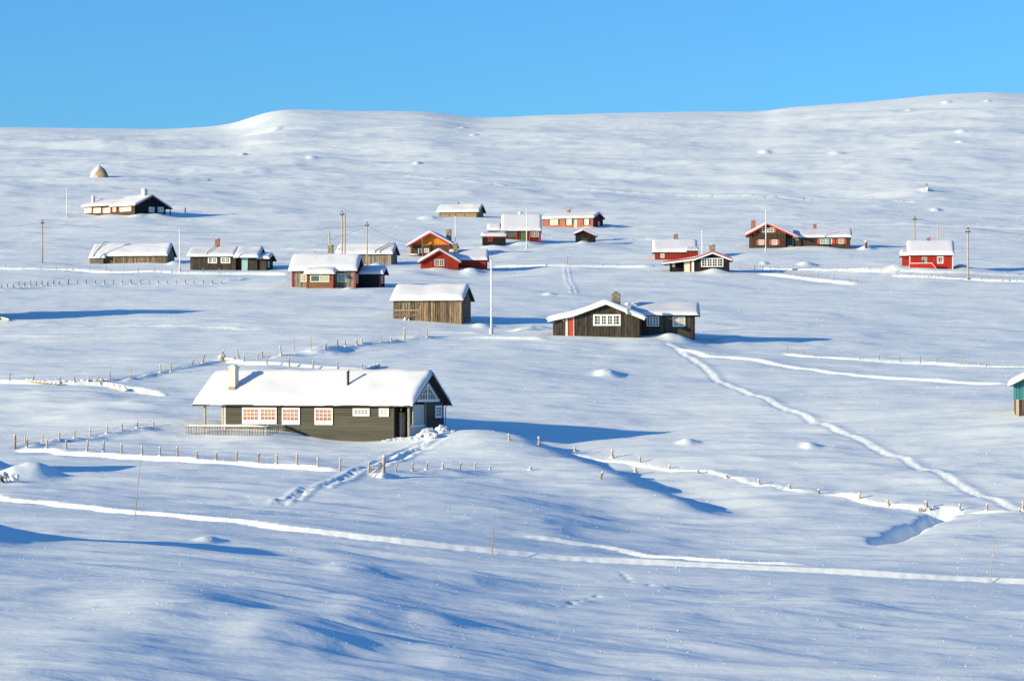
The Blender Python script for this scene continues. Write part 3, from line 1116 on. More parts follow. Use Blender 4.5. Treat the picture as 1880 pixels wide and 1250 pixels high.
        if curtain:
            pn2 = MB()
            pn2.box((u0 + fw, b0 + .017, z0 + fw), (u1 - fw, b0 + .020, z1 - fw), fn)
            self.part('pane', pn2, 'pane', parent=wobj)
            bk = MB()
            bk.box((u0 + fw, b0 - .012, z0 + fw), (u1 - fw, b0 - .006, z1 - fw), fn)
            self.part('dark_room', bk, 'interior', parent=wobj)
            cu = MB()
            ww = (u1 - u0 - 2 * fw)
            # two gathered curtains, open a little in the middle
            for (a, b) in ((0.0, .49), (.53, 1.0)):
                us = np.linspace(u0 + fw + ww * a, u0 + fw + ww * b, 22)
                vs_ = []
                for j, u in enumerate(us):
                    n = b0 + .004 + .006 * math.sin(j * 1.45 + a * 9)
                    vs_ += [fn(u, n, z0 + fw), fn(u, n, z1 - fw)]
                cu.add(vs_, [(2 * j, 2 * j + 2, 2 * j + 3, 2 * j + 1) for j in range(21)])
            self.part('curtain', cu, curtain, parent=wobj)
        else:
            self.part('pane', pn, pane, parent=wobj)
        if shutters:
            sw = sw or (u1 - u0) * .38
            for q in (u0 - sw - .03, u1 + .03):
                mb = MB()
                mb.box((q, b0, z0), (q + sw, b0 + .04, z1), fn)
                mb.box((q + .04, b0 + .04, z0 + .08), (q + sw - .04, b0 + .052, z0 + .16), fn)
                mb.box((q + .04, b0 + .04, z1 - .16), (q + sw - .04, b0 + .052, z1 - .08), fn)
                self.part('shutter', mb, shutters)
        return wobj

    def door(self, face, pos, u0, u1, z0, z1, mat, frame='white', fw=.08):
        fn = self.fn(face, pos)
        mb = MB()
        mb.box((u0 - fw, .03, z0), (u0, .085, z1 + fw), fn)
        mb.box((u1, .03, z0), (u1 + fw, .085, z1 + fw), fn)
        mb.box((u0, .03, z1), (u1, .085, z1 + fw), fn)
        self.part('door_frame', mb, frame)
        mb = MB()
        n = 4
        w = (u1 - u0) / n
        for i in range(n):
            mb.box((u0 + i * w + .004, .03, z0), (u0 + (i + 1) * w - .004, .055 + .003 * (i % 2), z1), fn)
        d = self.part('door', mb, mat)
        mb = MB()
        mb.box((u1 - .16, .058, z0 + 1.0), (u1 - .06, .10, z0 + 1.06), fn)
        self.part('handle', mb, 'metal', parent=d)

    def panel(self, name, face, pos, u0, u1, z0, z1, mat, n0=.03, n1=.06):
        mb = MB()
        mb.box((u0, n0, z0), (u1, n1, z1), self.fn(face, pos))
        return self.part(name, mb, mat)

    def box(self, name, a, b, mat, parent=None):
        mb = MB()
        mb.box(a, b)
        return self.part(name, mb, mat, parent=parent)

    def chimney(self, x, y, z0, z1, w, dep=None, mat='brick', snow=.15, kind='brick', cap=True):
        dep = dep or w
        mb = MB()
        rr = random.Random(int(x * 100) + 5)
        if kind == 'plain':
            mb.box((x - w / 2, y - dep / 2, z0), (x + w / 2, y + dep / 2, z1 - .16))
            mb.box((x - w / 2 - .05, y - dep / 2 - .05, z1 - .16), (x + w / 2 + .05, y + dep / 2 + .05, z1))
        else:
            h = .16 if kind == 'brick' else .22
            n = max(2, int((z1 - z0) / h))
            hh = (z1 - z0) / n
            mb.box((x - w / 2 + .04, y - dep / 2 + .04, z0), (x + w / 2 - .04, y + dep / 2 - .04, z1 - .01))
            for i in range(n):
                m_ = 2 if kind == 'brick' else 3
                off = .5 * (i % 2)
                for face in range(4):
                    q = -w / 2
                    while q < w / 2 - .02:
                        ln = (w / m_) * (rr.uniform(.7, 1.3) if kind != 'brick' else 1)
                        e = min(q + ln, w / 2)
                        jit = rr.uniform(0, .045) if kind != 'brick' else rr.uniform(0, .008)
                        za, zb = z0 + i * hh + .008, z0 + (i + 1) * hh - .008
                        if face == 0:
                            mb.box((x + q, y - dep / 2 - jit, za), (x + e - .012, y - dep / 2 + .06, zb))
                        elif face == 1:
                            mb.box((x + q, y + dep / 2 - .06, za), (x + e - .012, y + dep / 2 + jit, zb))
                        elif face == 2:
                            mb.box((x - w / 2 - jit, y + q * dep / w, za), (x - w / 2 + .055, y + e * dep / w - .012, zb))
                        else:
                            mb.box((x + w / 2 - .055, y + q * dep / w, za), (x + w / 2 + jit, y + e * dep / w - .012, zb))
                        q = e
            if cap:
                mb.box((x - w / 2 - .06, y - dep / 2 - .06, z1 - .012), (x + w / 2 + .06, y + dep / 2 + .06, z1 + .07))
        c = self.part('chimney', mb, mat)
        if snow:
            s = MB()
            s.blob((x, y, z1 + snow * .35), (w * .56, dep * .56, snow), int(x * 50))
            self.part('snow_cap', s, 'roof_snow', True, parent=c)
        return c

    def post(self, name, x, y, z0, z1, w, mat):
        return self.box(name, (x - w / 2, y - w / 2, z0), (x + w / 2, y + w / 2, z1), mat)


def gable(t0, t1, he, zr, ov=.4, ov2=None):
    """roof profile over walls t0..t1: eave edge at height he (at the overhang's end), ridge at zr"""
    ov2 = ov if ov2 is None else ov2
    m = (t0 + t1) / 2
    k = (zr - he) / (m - t0 + ov)
    return [(t0 - ov, he), (m, zr), (t1 + ov2, zr - k * (t1 + ov2 - m))]


# ================================================================== near cabin (olive boards, pink curtains)
H = House('cabin', 'long olive board cabin with pink curtains, white chimney and open veranda', 'cabin', 752, 807, 204, 25)
H.b0 = .066
W = H.Y(814)
xl = H.X(415)
xr = H.X(722)
pA = gable(0, W, H.Z(745.5, 0, -.4), H.Z(687, 0, W / 2), .42)
hA = interp(pA, 0)
rise = interp(pA, W / 2) - hA
rec_y = H.Y(784)
# solid body and the recessed porch at the right-hand corner
mb = MB()
tA = lambda t: interp(pA, t)
mb.prism([(0, -1.6), (W, -1.6), (W, tA(W) - .02), (W / 2, hA + rise - .02), (0, hA - .02)], xl, xr, lambda u, n, z: (n, u, z))
H.part('wall', mb, 'core')
mb = MB()
mb.prism([(rec_y, -1.6), (W, -1.6), (W, tA(W) - .02), (W / 2, hA + rise - .02), (rec_y, tA(rec_y) - .02)], xr, -.001, lambda u, n, z: (n, u, z))
H.part('wall', mb, 'core')
mb = MB()
mb.prism([(0.0, hA - .02), (0.02, hA - .06), (rec_y, hA - .06), (rec_y, tA(rec_y) - .02)], xr, -.001, lambda u, n, z: (n, u, z))
H.part('porch_gable', mb, 'core')
H.clad('f', 0, xl, xr, -1.6, lambda u: hA, 'olive', 'h', .21)
H.clad('l', xl, 0, W, -1.6, tA, 'olive', 'h', .21)
H.clad('b', W, xl, 0, -1.6, lambda u: hA, 'olive', 'h', .21)
H.clad('r', 0, rec_y, W, -1.6, tA, 'olive', 'h', .21)
H.clad('r', 0, 0.02, rec_y, hA - .06, tA, 'olive', 'h', .21)
H.clad('r', xr, .02, rec_y, -1.0, lambda u: hA - .07, 'black', 'h', .17)
H.clad('f', rec_y, xr, -.03, -1.0, lambda u: hA - .07, 'black', 'h', .17)
# corner boards, posts
H.post('corner_board', xr + .02, 0, -1.6, hA, .16, 'olive')
H.post('porch_post', -.08, .05, -1.2, hA, .16, 'greybarn')
H.post('porch_post', -.08, rec_y - .12, -1.2, hA - .06, .14, 'tanlogs')
H.panel('porch_rail', 'r', -.12, .14, rec_y - .2, -1.2, H.Z(783), 'greydoor', 0, .06)
mb = MB()
mb.blob((-.08, rec_y * .5, H.Z(783) + .04), (.16, rec_y * .48, .12), 4, 10, 6, .1)
H.part('rail_snow', mb, 'roof_snow', True)
mb = MB()
mb.box((H.X(745) - .55, rec_y * .55, -.2), (H.X(745) - .45, rec_y * .55 + .9, hA - .25))
H.part('door', mb, 'greydoor')
H.panel('door', 'r', xr, .9, 1.75, 0, 1.95, 'greydoor', .04, .09)
mb = MB()
mb.box((-.16, .75, .15), (-.11, rec_y - .25, hA - .2))
H.part('open_door', mb, 'greydoor')
mb = MB()
mb.blob((H.X(742, 1.0), .5, hA - .55), (.07, .07, .10), 1)
H.part('porch_lamp', mb, 'lamp', True)
for a, b, t, z, c in ((446, 478, 748, 773, 4), (478.3, 509, 748, 773, 4), (519, 551.5, 748.5, 774, 4), (579, 612, 749, 774.5, 4)):
    H.window('f', 0, H.X(a), H.X(b), H.Z(z, H.X(a)), H.Z(t, H.X(a)), 4, 3, 'white', curtain='curtain', fw=.11, bar=.032, sill=.20)
H.window('f', 0, H.X(649), H.X(679.5), H.Z(762.5, H.X(660)), H.Z(749.5, H.X(660)), 4, 2, 'white', fw=.14, bar=.05, sill=.04)
H.window('f', 0, H.X(697), H.X(715), H.Z(763, H.X(700)), H.Z(749.5, H.X(700)), 2, 2, 'white', fw=.17, bar=.06, sill=.06)
H.window('r', 0, H.Y(797), H.Y(809), H.Z(767, 0, 4.5), H.Z(744, 0, 4.5), 2, 3, 'white', fw=.16, bar=.06)
# triangular gable window
yc = W / 2
zb_, zt_ = H.Z(733, 0, yc), H.Z(700, 0, yc)
hw = (zt_ - zb_) / (rise / (W / 2)) * 1.0
fnr = H.fn('r', 0)
mb = MB()
mb.box((yc - hw - .1, .04, zb_ - .18), (yc + hw + .1, .10, zb_), fnr)
for sgn in (-1, 1):
    mb.prism([(yc + sgn * hw, zb_), (yc + sgn * (hw - .28), zb_), (yc, zt_ - .24), (yc, zt_)], .04, .095, fnr)
tw = H.part('gable_window', mb, 'white')
mb = MB()
for i in range(-3, 4):
    u = yc + i * hw / 4.2
    zt2 = zb_ + (zt_ - zb_) * (1 - abs(u - yc) / hw)
    mb.box((u - (.09 if i in (0,) else .03), .05, zb_), (u + (.09 if i in (0,) else .03), .085, zt2 - .1), fnr)
for k_ in (.3, .58):
    ww = hw * (1 - k_) - .15
    mb.box((yc - ww, .052, zb_ + (zt_ - zb_) * k_ - .02), (yc + ww, .08, zb_ + (zt_ - zb_) * k_ + .02), fnr)
H.part('glazing_bar', mb, 'white', parent=tw)
mb = MB()
mb.prism([(yc - hw + .1, zb_), (yc + hw - .1, zb_), (yc, zt_ - .1)], .038, .05, fnr)
H.part('pane', mb, 'glassdark', parent=tw)
# roof, gutter, veranda
xv = H.X(360)
H.roof('x', xv, .45, pA, .42, 'olive', .2, .35, .16)
ge = pA[0]
mb = MB()
mb.tube([(xv, ge[0] - .06, ge[1] + .02), (.3, ge[0] - .06, ge[1] + .0)], .06, 8)
H.part('gutter', mb, 'trimwood')
mb = MB()
mb.tube([(xr + .05, ge[0] - .06, ge[1]), (xr + .12, -.12, hA - .35), (xr + .12, -.12, -.6)], .045, 8)
H.part('downpipe', mb, 'trimwood')
mb = MB()
mb.tube([(.12, W + .40, interp(pA, W + .4)), (.12, W + .12, hA - .45), (.12, W + .10, -.6)], .045, 8)
H.part('downpipe', mb, 'greydoor')
H.post('veranda_post', H.X(375), .1, -1.2, hA, .13, 'postwood')
H.post('veranda_post', H.X(375), W - .1, -1.2, hA, .13, 'postwood')
H.post('veranda_post', H.X(408), .06, -1.2, hA, .12, 'postwood')
H.panel('veranda_board', 'f', 0, H.X(410.5), xl - .02, -1.2, hA, 'greydoor', -.1, .0)
H.box('veranda_floor', (H.X(375), -2.7, -.9), (xl - .03, W, -.2), 'trimwood')
mb = MB()
mb.box((H.X(372), -.05, hA - .12), (xl - .02, .12, hA - .005))
H.part('veranda_beam', mb, 'olive')
# deck rail with balusters
yr = -2.7
xa, xb2 = H.X(341, yr), H.X(488, yr)
za_ = H.Z(783, xa, yr)
bal = MB()
bal.box((-.035, -.018, -1.1), (.035, .018, za_))
bme = bal.mesh('baluster', 'greybarn')
nb = 30
for i in range(nb + 1):
    o = link('baluster', bme, H.root)
    o.location = (xa + (xb2 - xa) * i / nb, yr, 0)
nb2 = 9
for i in range(1, nb2):
    o = link('baluster', bme, H.root)
    o.location = (xb2, yr + (0 - yr) * i / nb2, 0)
    o.rotation_euler = (0, 0, math.pi / 2)
H.box('handrail', (xa - .1, yr - .08, za_), (xb2 + .08, yr + .08, za_ + .06), 'greybarn')
H.box('handrail', (xb2 - .078, yr + .085, za_ + .003), (xb2 + .078, -.05, za_ + .058), 'greybarn')
for (a, b, c, e) in ((xa - .14, xb2 + .12, yr - .13, yr + .13), (xb2 - .12, xb2 + .12, yr + .1, -.1)):
    mb = MB()
    n = 26
    for i in range(n):
        for j in range(2):
            pass
    L_ = max(b - a, e - c)
    vs_, fs = [], []
    seg = 10
    for i in range(n + 1):
        t = i / n
        hgt = .15 * (0.8 + .5 * float(perlin(np.array([t * 7.3 + a]), np.array([.4]))[0])) * (min(1, 8 * t, 8 * (1 - t)) ** .5 if 0 < t < 1 else .05)
        for k in range(seg):
            th = math.pi * k / (seg - 1)
            if b - a > e - c:
                vs_.append((a + (b - a) * t, (c + e) / 2 - (e - c) / 2 * math.cos(th), za_ + .055 + hgt * math.sin(th)))
            else:
                vs_.append(((a + b) / 2 + (b - a) / 2 * math.cos(th), c + (e - c) * t, za_ + .055 + hgt * math.sin(th)))
    for i in range(n):
        for k in range(seg - 1):
            fs.append((i * seg + k, i * seg + k + 1, (i + 1) * seg + k + 1, (i + 1) * seg + k))
    mb.add(vs_, fs)
    H.part('rail_snow', mb, 'roof_snow', True)
# chimney and stove pipe
kx = rise / (W / 2)
yy = .62
zr_ = interp(pA, yy)
xc_ = H.X(428, yy)
H.chimney(xc_, yy + .1, zr_ - .1, H.Z(672.5, xc_, yy), .52, .52, 'whitewash', .1, 'plain')
H.box('chimney_flashing', (xc_ - .29, yy - .20, zr_), (xc_ + .29, yy + .1, zr_ + .62), 'stone')
yy = .95
xp = H.X(639, yy)
mb = MB()
zp = interp(pA, yy)
mb.tube([(xp, yy, zp), (xp, yy, H.Z(682, xp, yy))], .095, 10)
mb.tube([(xp, yy, H.Z(682, xp, yy)), (xp, yy, H.Z(681, xp, yy))], .13, 10)
pipe = H.part('stove_pipe', mb, 'rust', True)
mb = MB()
mb.blob((xp, yy, H.Z(680, xp, yy)), (.13, .13, .09), 3)
H.part('snow_cap', mb, 'roof_snow', True, parent=pipe)
for q in (430, 632):
    mb = MB()
    mb.blob((H.X(q), -.09, hA - .2), (.05, .07, .06), 2)
    H.part('wall_lamp', mb, 'metal', True)

# ================================================================== charcoal cabin with orange red door
H = House('cabin', 'charcoal board cabin with orange red door, stone chimney and white bargeboards beside tall flagpole', 'cabin', 1174, 620, 287, 5)
xl, xk, x1 = H.X(1016), H.X(1055), 0.0
hB = H.Z(581)
zap = H.Z(556, H.X(1113))
zk = H.Z(577.5, xk)
kr = (zap - hB) / (0 - H.X(1113))
pB = [(H.X(1006), H.Z(588, xl)), (xk, zk), (H.X(1113), zap), (H.X(1184), zap - kr * (H.X(1184) - H.X(1113)))]
H.block('y', 0, 7.5, xl + 1e-3, x1, pB, (.45, .3), 'charcoal', 'v', .31, .30, 'white', 'flrb', barge_w=.30, snow_smooth=.3)
H.door('f', 0, H.X(1042.5), H.X(1053), -1.0, H.Z(583), 'orangered', 'white', .06)
H.panel('door_trim', 'f', 0, H.X(1038.5), H.X(1041), -1.0, H.Z(582), 'white', .045, .09)
H.window('f', 0, H.X(1089), H.X(1139.5), H.Z(598), H.Z(577), 2, 3, 'white', 'glassdark', .17, .055, groups=4)
H.post('corner_board', xk - .02, -.02, -1.2, zk - .06, .1, 'charcoal')
yw = 2.3
xw1 = H.X(1273, yw)
hw_ = H.Z(581, xw1, yw)
zrw = H.Z(561, xw1, yw + 2.4)
pW = gable(yw, yw + 5.0, H.Z(579.5, xw1, yw - .45), zrw, .45)
H.block('x', -1.0, xw1, yw, yw + 5.0, pW, (.0, .5), 'charcoal', 'v', .31, .30, 'redtrim', 'frb', barge_w=.2)
H.window('f', yw, H.X(1187, yw), H.X(1210, yw), H.Z(599, 1, yw), H.Z(581, 1, yw), 2, 3, 'white', 'glassteal', .09, .045, groups=2)
H.window('f', yw, H.X(1235, yw), H.X(1258, yw), H.Z(599.5, 3, yw), H.Z(581.5, 3, yw), 2, 3, 'white', 'glasspale', .09, .045, groups=2)
ych = 2.6
xch = H.X(1131, ych)
H.chimney(xch, ych, zap - .6, H.Z(538.5, xch, ych), .82, .7, 'stone', 0, 'stone', False)
H.box('chimney_hood', (xch - .2, ych - .2, H.Z(538.5, xch, ych)), (xch + .2, ych + .2, H.Z(536, xch, ych)), 'metal')
mb = MB()
xv_ = H.X(1152)
mb.tube([(xv_, -.55, H.Z(577)), (xv_, -.6, H.Z(560))], .05, 8)
vp = H.part('gable_pole', mb, 'postwood')
mb = MB()
mb.blob((xv_ + .05, -.6, H.Z(558.5)), (.3, .22, .16), 5)
H.part('snow_cap', mb, 'roof_snow', True, parent=vp)
mb = MB()
mb.blob((xv_ + .75, -.3, H.Z(560.5)), (.42, .2, .10), 6)
H.part('snow_lump', mb, 'roof_snow', True, parent=vp)
mb = MB()
mb.blob((xv_ + .02, -.6, H.Z(574.5)), (.17, .16, .16), 7)
H.part('snow_lump', mb, 'roof_snow', True, parent=vp)
mb = MB()
mb.blob((H.X(1034.5), -.12, H.Z(588)), (.09, .09, .11), 8)
H.part('porch_lamp', mb, 'white', True)
mb = MB()
mb.blob((H.X(1159), -.1, H.Z(575)), (.22, .2, .1), 3)
H.part('gable_vent', mb, 'metal', True)

# ================================================================== weathered barn, nearest
def barn(name, label, px, py, d, a, xlpx, gable_px, eave, ridge, oh, mat, snow=.4, bw=.24, planks=False, style='v', group=None, mats=None):
    H = House(name, label, 'barn', px, py, d, a, group)
    W = H.Y(gable_px)
    pf = gable(0, W, H.Z(eave, 0, -.35), H.Z(ridge, 0, W / 2) - snow * .7 - ROOF_T, .35)
    h = interp(pf, 0)
    rise = interp(pf, W / 2) - h
    H.block('x', H.X(xlpx), 0, 0, W, pf, oh, mat, style, bw, snow, 'trimwood', 'flrb', planks=planks, mats=mats)
    return H, W, h, rise

H, W, h, rise = barn('barn', 'weathered brown plank barn with thick snow roof left of the tall white flagpole', 846, 595, 307, 14, 723.5, 864, 552, 521, (.35, .35), 'barn', .42, .26, True)
for q in (723.5, 846):
    H.post('corner_board', H.X(q), -.02, -.6, h, .16, 'barn')
for z in (569, 578):
    H.panel('cross_rail', 'f', 0, H.X(725), H.X(771), H.Z(z) - .07, H.Z(z) + .07, 'greybarn', .045, .09)
for i in range(7):
    q = 727 + i * 6.2
    H.panel('rail_slat', 'f', 0, H.X(q), H.X(q + 2.2), H.Z(569), H.Z(555), 'greybarn', .046, .075)
mb = MB()
for i in range(3):
    mb.tube([(H.X(746 + 4 * i), -.5, -.3), (H.X(748 + 4 * i), -.12, .75 - .12 * i)], .07, 6)
H.part('leaning_boards', mb, 'postwood')
mb = MB()
mb.blob((H.X(746.5), -.55, .25), (.22, .25, .55), 8)
mb.blob((H.X(753), -.5, .15), (.18, .2, .5), 9)
H.part('snow_clump', mb, 'roof_snow', True)
mb = MB()
for z in (.9, 2.0):
    mb.box((1.2, .04, z), (W - 1.2, .07, z + .12), H.fn('r', 0))
H.part('gable_rail', mb, 'greybarn')

# ================================================================== cabin with projecting bay
H = House('cabin', 'tan plank cabin with red timber bay window and dark shed at its side', 'cabin', 652, 529, 370, 9)
W = H.Y(664)
xl = H.X(537)
pf = gable(0, W, H.Z(497.5, 0, -.45), H.Z(465.5, 0, W / 2) - .5, .45)
h = interp(pf, 0)
rise = interp(pf, W / 2) - h
H.block('x', xl, 0, 0, W, pf, (.45, .35), 'greybarn', 'v', .2, .5, 'redtrim', 'flrb', mats={'r': 'darkred'})
xa, xb_ = H.X(564, -1.0), H.X(611, -1.0)
hb = H.Z(503, -4, -1.0)
pb = [(-1.45, hb - .08), (.0, hb + .55), (1.7, h + 1.12)]
H.block('x', xa, xb_, -1.0, .4, pb, (.35, .35), 'logs', 'h', .22, .46, 'redtrim', 'flr', snow_smooth=.3)
for q in (xa, xb_, (xa + xb_) / 2 + .02):
    H.post('corner_post', q, -1.02, -.6, hb, .16, 'redtrim') if q in (xa, xb_) else None
H.b0 = .066
H.window('f', -1.0, H.X(570, -1), H.X(605, -1), H.Z(518, -4, -1), H.Z(505, -4, -1), 1, 1, 'cream', 'glassgreen', .12, groups=2)
H.panel('window_blind', 'f', -1.0, H.X(589, -1), H.X(602.5, -1), H.Z(516.3, -4, -1), H.Z(506.6, -4, -1), 'glasspale', .088, .092)
H.b0 = .03
H.window('f', 0, H.X(552.5), H.X(563), H.Z(517), H.Z(503), 2, 2, 'white', 'glasspale', .1)
H.window('f', 0, H.X(619.5), H.X(636), H.Z(518), H.Z(502), 2, 1, 'cream', 'glassteal', .11)
H.post('corner_post', 0, -.02, -.8, h, .2, 'redtrim')
H.post('corner_post', xl, -.02, -.8, h, .16, 'redtrim')
H.window('r', 0, .5, 1.5, H.Z(520), H.Z(503), 1, 2, 'white', 'glassteal', .12)
ys = 2.2
xs1 = H.X(698, ys)
hs = H.Z(504, xs1, ys)
ps = gable(ys, ys + 2.8, hs, hs + .85, .35)
H.block('x', .06, xs1, ys, ys + 2.8, ps, (0, .5), 'black', 'v', .22, .32, 'darkred', 'frb')
H.post('corner_post', xs1, ys - .02, -.8, hs, .16, 'redtrim')
H.window('r', xs1, ys + .6, ys + 1.6, H.Z(520, 3, ys), H.Z(506, 3, ys), 1, 2, 'white', 'glassteal', .1)
yc_ = W * .62
H.chimney(H.X(607, yc_), yc_, h + rise - .5, H.Z(451, -3, yc_), .62, .5, 'stone', .12, 'stone')

# ================================================================== grey barn behind it
H, W, h, rise = barn('barn', 'grey weathered barn behind the tan cabin, its roof crossed by pole stays', 718, 486, 430, 12, 620, 729, 467, 447, (.35, .35), 'greybarn', .4, .3)
for q in (690, 699):
    mb = MB()
    mb.tube([(H.X(q), -.42, h + .35), (H.X(q + 22), W / 2 - .3, h + rise + .55)], .05, 6)
    mb.tube([(H.X(q), -.42, h + .4), (H.X(q), -.42, h - .3)], .05, 6)
    H.part('stay_rod', mb, 'metal')

# ================================================================== red cabin with side wing
H = House('cabin', 'red board cabin with low side wing and small cream window, below the orange gabled cabin', 'cabin', 841, 498, 415, 2)
xl, xm = H.X(773), H.X(807)
h = H.Z(480)
zap = H.Z(460, xm)
k_ = (zap - h) / (0 - xm)
pf = [(H.X(769), h - k_ * .3), (xm, zap), (H.X(845), h - k_ * .35)]
H.block('y', 0, 6.0, xl, 0, pf, (.4, .3), 'red', 'v', .24, .34, 'red', 'flrb', barge_w=.3)
H.window('f', 0, H.X(798), H.X(815.5), H.Z(488.5), H.Z(476), 2, 3, 'cream', 'glassdark', .1, .05, groups=2)
yw = 2.0
xw = H.X(892, yw)
hw_ = H.Z(479, xw, yw)
zw = H.Z(462, xw, yw + 2)
kk = (zw - hw_) / 2.0
H.block('x', -1.5, xw, yw, yw + 4.0, gable(yw, yw + 4.0, H.Z(478, xw, yw - .3), zw, .3), (0, .25), 'red', 'v', .24, .34, 'darkred', 'frb')
H.chimney(H.X(836.5, 3), 3, zap - 1.2, H.Z(447.5, 0, 3), .6, .55, 'stone', .14, 'stone')

# ================================================================== orange gabled cabin
H = House('cabin', 'orange gabled cabin with dark red bargeboards, half hidden behind the red cabin', 'cabin', 830, 471, 450, 6)
xl, xm = H.X(754), H.X(791)
h = H.Z(449)
zap = H.Z(428, xm)
k_ = (zap - h) / (0 - xm)
pf = [(H.X(748.5), h - k_ * .5), (xm, zap), (H.X(833), h - k_ * .3)]
H.block('y', 0, 6.5, xl, 0, pf, (.85, .3), 'orange', 'v', .25, .34, 'redtrim', 'flrb', barge_w=.36)
H.clad('f', -.05, xl, 0, -1.2, lambda u: h - .15, 'darkbrown', 'log', .25, 'log_wall')
H.b0 = .085
H.panel('porch_beam', 'f', -.1, xl, 0, h - .15, h + .02, 'logs', .0, .12)
for q in (757, 777, 826):
    H.post('porch_post', H.X(q), -1.0, -1.0, interp(pf, H.X(q)) - .05, .18, 'logs')
H.window('f', -.05, H.X(768), H.X(775), H.Z(465), H.Z(456), 1, 2, 'white', 'glasspale', .1)
H.window('f', -.05, H.X(779), H.X(788), H.Z(464), H.Z(456), 2, 2, 'white', 'glassteal', .1)
H.box('porch_rail', (H.X(753), -1.3, -.9), (H.X(772), -1.2, H.Z(468)), 'logs')
mb = MB()
mb.blob((H.X(762), -1.25, H.Z(467.5)), (.85, .2, .14), 2)
H.part('rail_snow', mb, 'roof_snow', True)
H.chimney(H.X(824, 2.5), 2.5, h, H.Z(422, 0, 2.5), .72, .7, 'stone', .12, 'stone')

# ================================================================== steep roofed cabin and black shed
H = House('cabin', 'steep roofed dark red cabin with green door behind a snow mound, white flagpole in front', 'cabin', 992, 446, 480, 1)
xl = H.X(928)
h = H.Z(424)
zr2 = H.Z(397, -3, 2.6)
pf = gable(0, 5.2, H.Z(424, 0, -.35), zr2, .35)
h = interp(pf, 0)
H.block('x', xl, 0, 0, 5.2, pf, (.7, .15), 'darkred', 'v', .22, .4, 'redtrim', 'flrb', lumps=.06)
for q in (929.5, 948.5, 966, 972.5, 990.5):
    H.panel('pilaster', 'f', 0, H.X(q) - .12, H.X(q) + .12, -.8, h - .05, 'redtrim', .06, .12)
H.window('f', 0, H.X(931), H.X(947), H.Z(435), H.Z(426), 2, 2, 'green', 'glassgreen', .09, .05, groups=2)
H.window('f', 0, H.X(974), H.X(989), H.Z(435), H.Z(426), 2, 2, 'cream', 'glassgreen', .09, .05, groups=2)
H.door('f', 0, H.X(956), H.X(965), -.8, H.Z(426), 'green', 'darkgreen')
xa = H.X(898, 1.5)
H.block('x', xa, xl - .75, 1.5, 4.0, [(1.2, H.Z(424, -5, 1.5)), (2.75, H.Z(414, -5, 2.8)), (4.3, H.Z(424, -5, 1.5))], (.3, 0), 'darkred', 'v', .22, .35, 'redtrim', 'fl')
mb = MB()
mb.blob((H.X(955, 2.6), 2.6, zr2 + .55), (.4, .35, .25), 4)
H.part('chimney_snow', mb, 'roof_snow', True)
H = House('shed', 'small black shed with tiny red window in front of the steep roofed cabin', 'shed', 927, 452, 470, 2)
xl = H.X(886)
h = H.Z(434)
H.block('x', xl, 0, 0, 2.6, [(-.25, h - .05), (1.3, h + .38), (2.85, h - .05)], (.25, .25), 'black', 'v', .22, .36, 'redtrim', 'flrb')
H.window('f', 0, H.X(896), H.X(904.5), H.Z(443.5), H.Z(436), 2, 1, 'redtrim', 'glassdark', .13, .06)
H.panel('eave_board', 'f', -.26, xl - .2, .2, h - .16, h + .05, 'salmon', .0, .04)

# ================================================================== small black shed, gable to the front
H = House('shed', 'little black gabled shed with red bargeboard standing in blue shadow', 'shed', 1092, 445, 475, 4)
xl, xm = H.X(1057), H.X(1071)
h = H.Z(434)
zap = H.Z(423.5, xm)
H.block('y', 0, 2.6, xl, 0, [(H.X(1053.5), H.Z(430.5)), (xm, zap), (H.X(1095), h - .02)], (.35, .3), 'black', 'v', .2, .24, 'redtrim', 'flrb')
H.panel('door', 'f', 0, H.X(1068), H.X(1080), -.5, h - .25, 'darkbrown', .04, .07)

# ================================================================== long faded red cabin
H = House('cabin', 'long low faded red cabin with dark green shutters above the little black shed', 'cabin', 1089, 419, 520, 24)
W = H.Y(1107)
xl = H.X(996)
pf = gable(0, W, H.Z(400.5, 0, -.3), H.Z(392.5, 0, W / 2), .3)
h = interp(pf, 0)
rise = interp(pf, W / 2) - h
H.block('x', xl, 0, 0, W, pf, (.3, .3), 'salmon', 'v', .24, .32, 'darkred', 'flrb', mats={'r': 'darkred'})
for a, b in ((1010, 1024.5), (1040.5, 1049.5), (1073.5, 1081)):
    H.window('f', 0, H.X(a), H.X(b), H.Z(413, H.X(a)), H.Z(402.5, H.X(a)), 3 if b - a > 11 else 2, 2, 'white', 'glasspale', .12, .06, shutters='darkgreen', sw=.3)
H.door('f', 0, H.X(1054), H.X(1060), -.8, H.Z(403, -2), 'greydoor', 'salmon')
H.window('r', 0, W * .45, W * .45 + .9, .5, 1.3, 1, 2, 'white', 'glassteal', .1)
H.chimney(H.X(1044, W / 2), W / 2, h + rise - .2, H.Z(385.5, -4, W / 2), .55, .5, 'brick', .12)

# ================================================================== log barn at the top
H, W, h, rise = barn('barn', 'small tan log barn with wide snow roof, highest of the middle group', 876, 399, 545, 15, 807, 887, 389.5, 374, (.6, .5), 'tanlogs', .34, .3, style='log')
for q in (807, 824, 836, 852, 875):
    H.post('corner_post', H.X(q), -.04, -.8, h, .2, 'greybarn')
H.panel('eave_beam', 'f', 0, H.X(807), 0, h - .18, h - .02, 'darkbrown', .06, .12)
mb = MB()
mb.blob((H.X(841, W / 2), W / 2, h + rise + .45), (.25, .25, .3), 3)
H.part('ridge_vent', mb, 'stone', True)

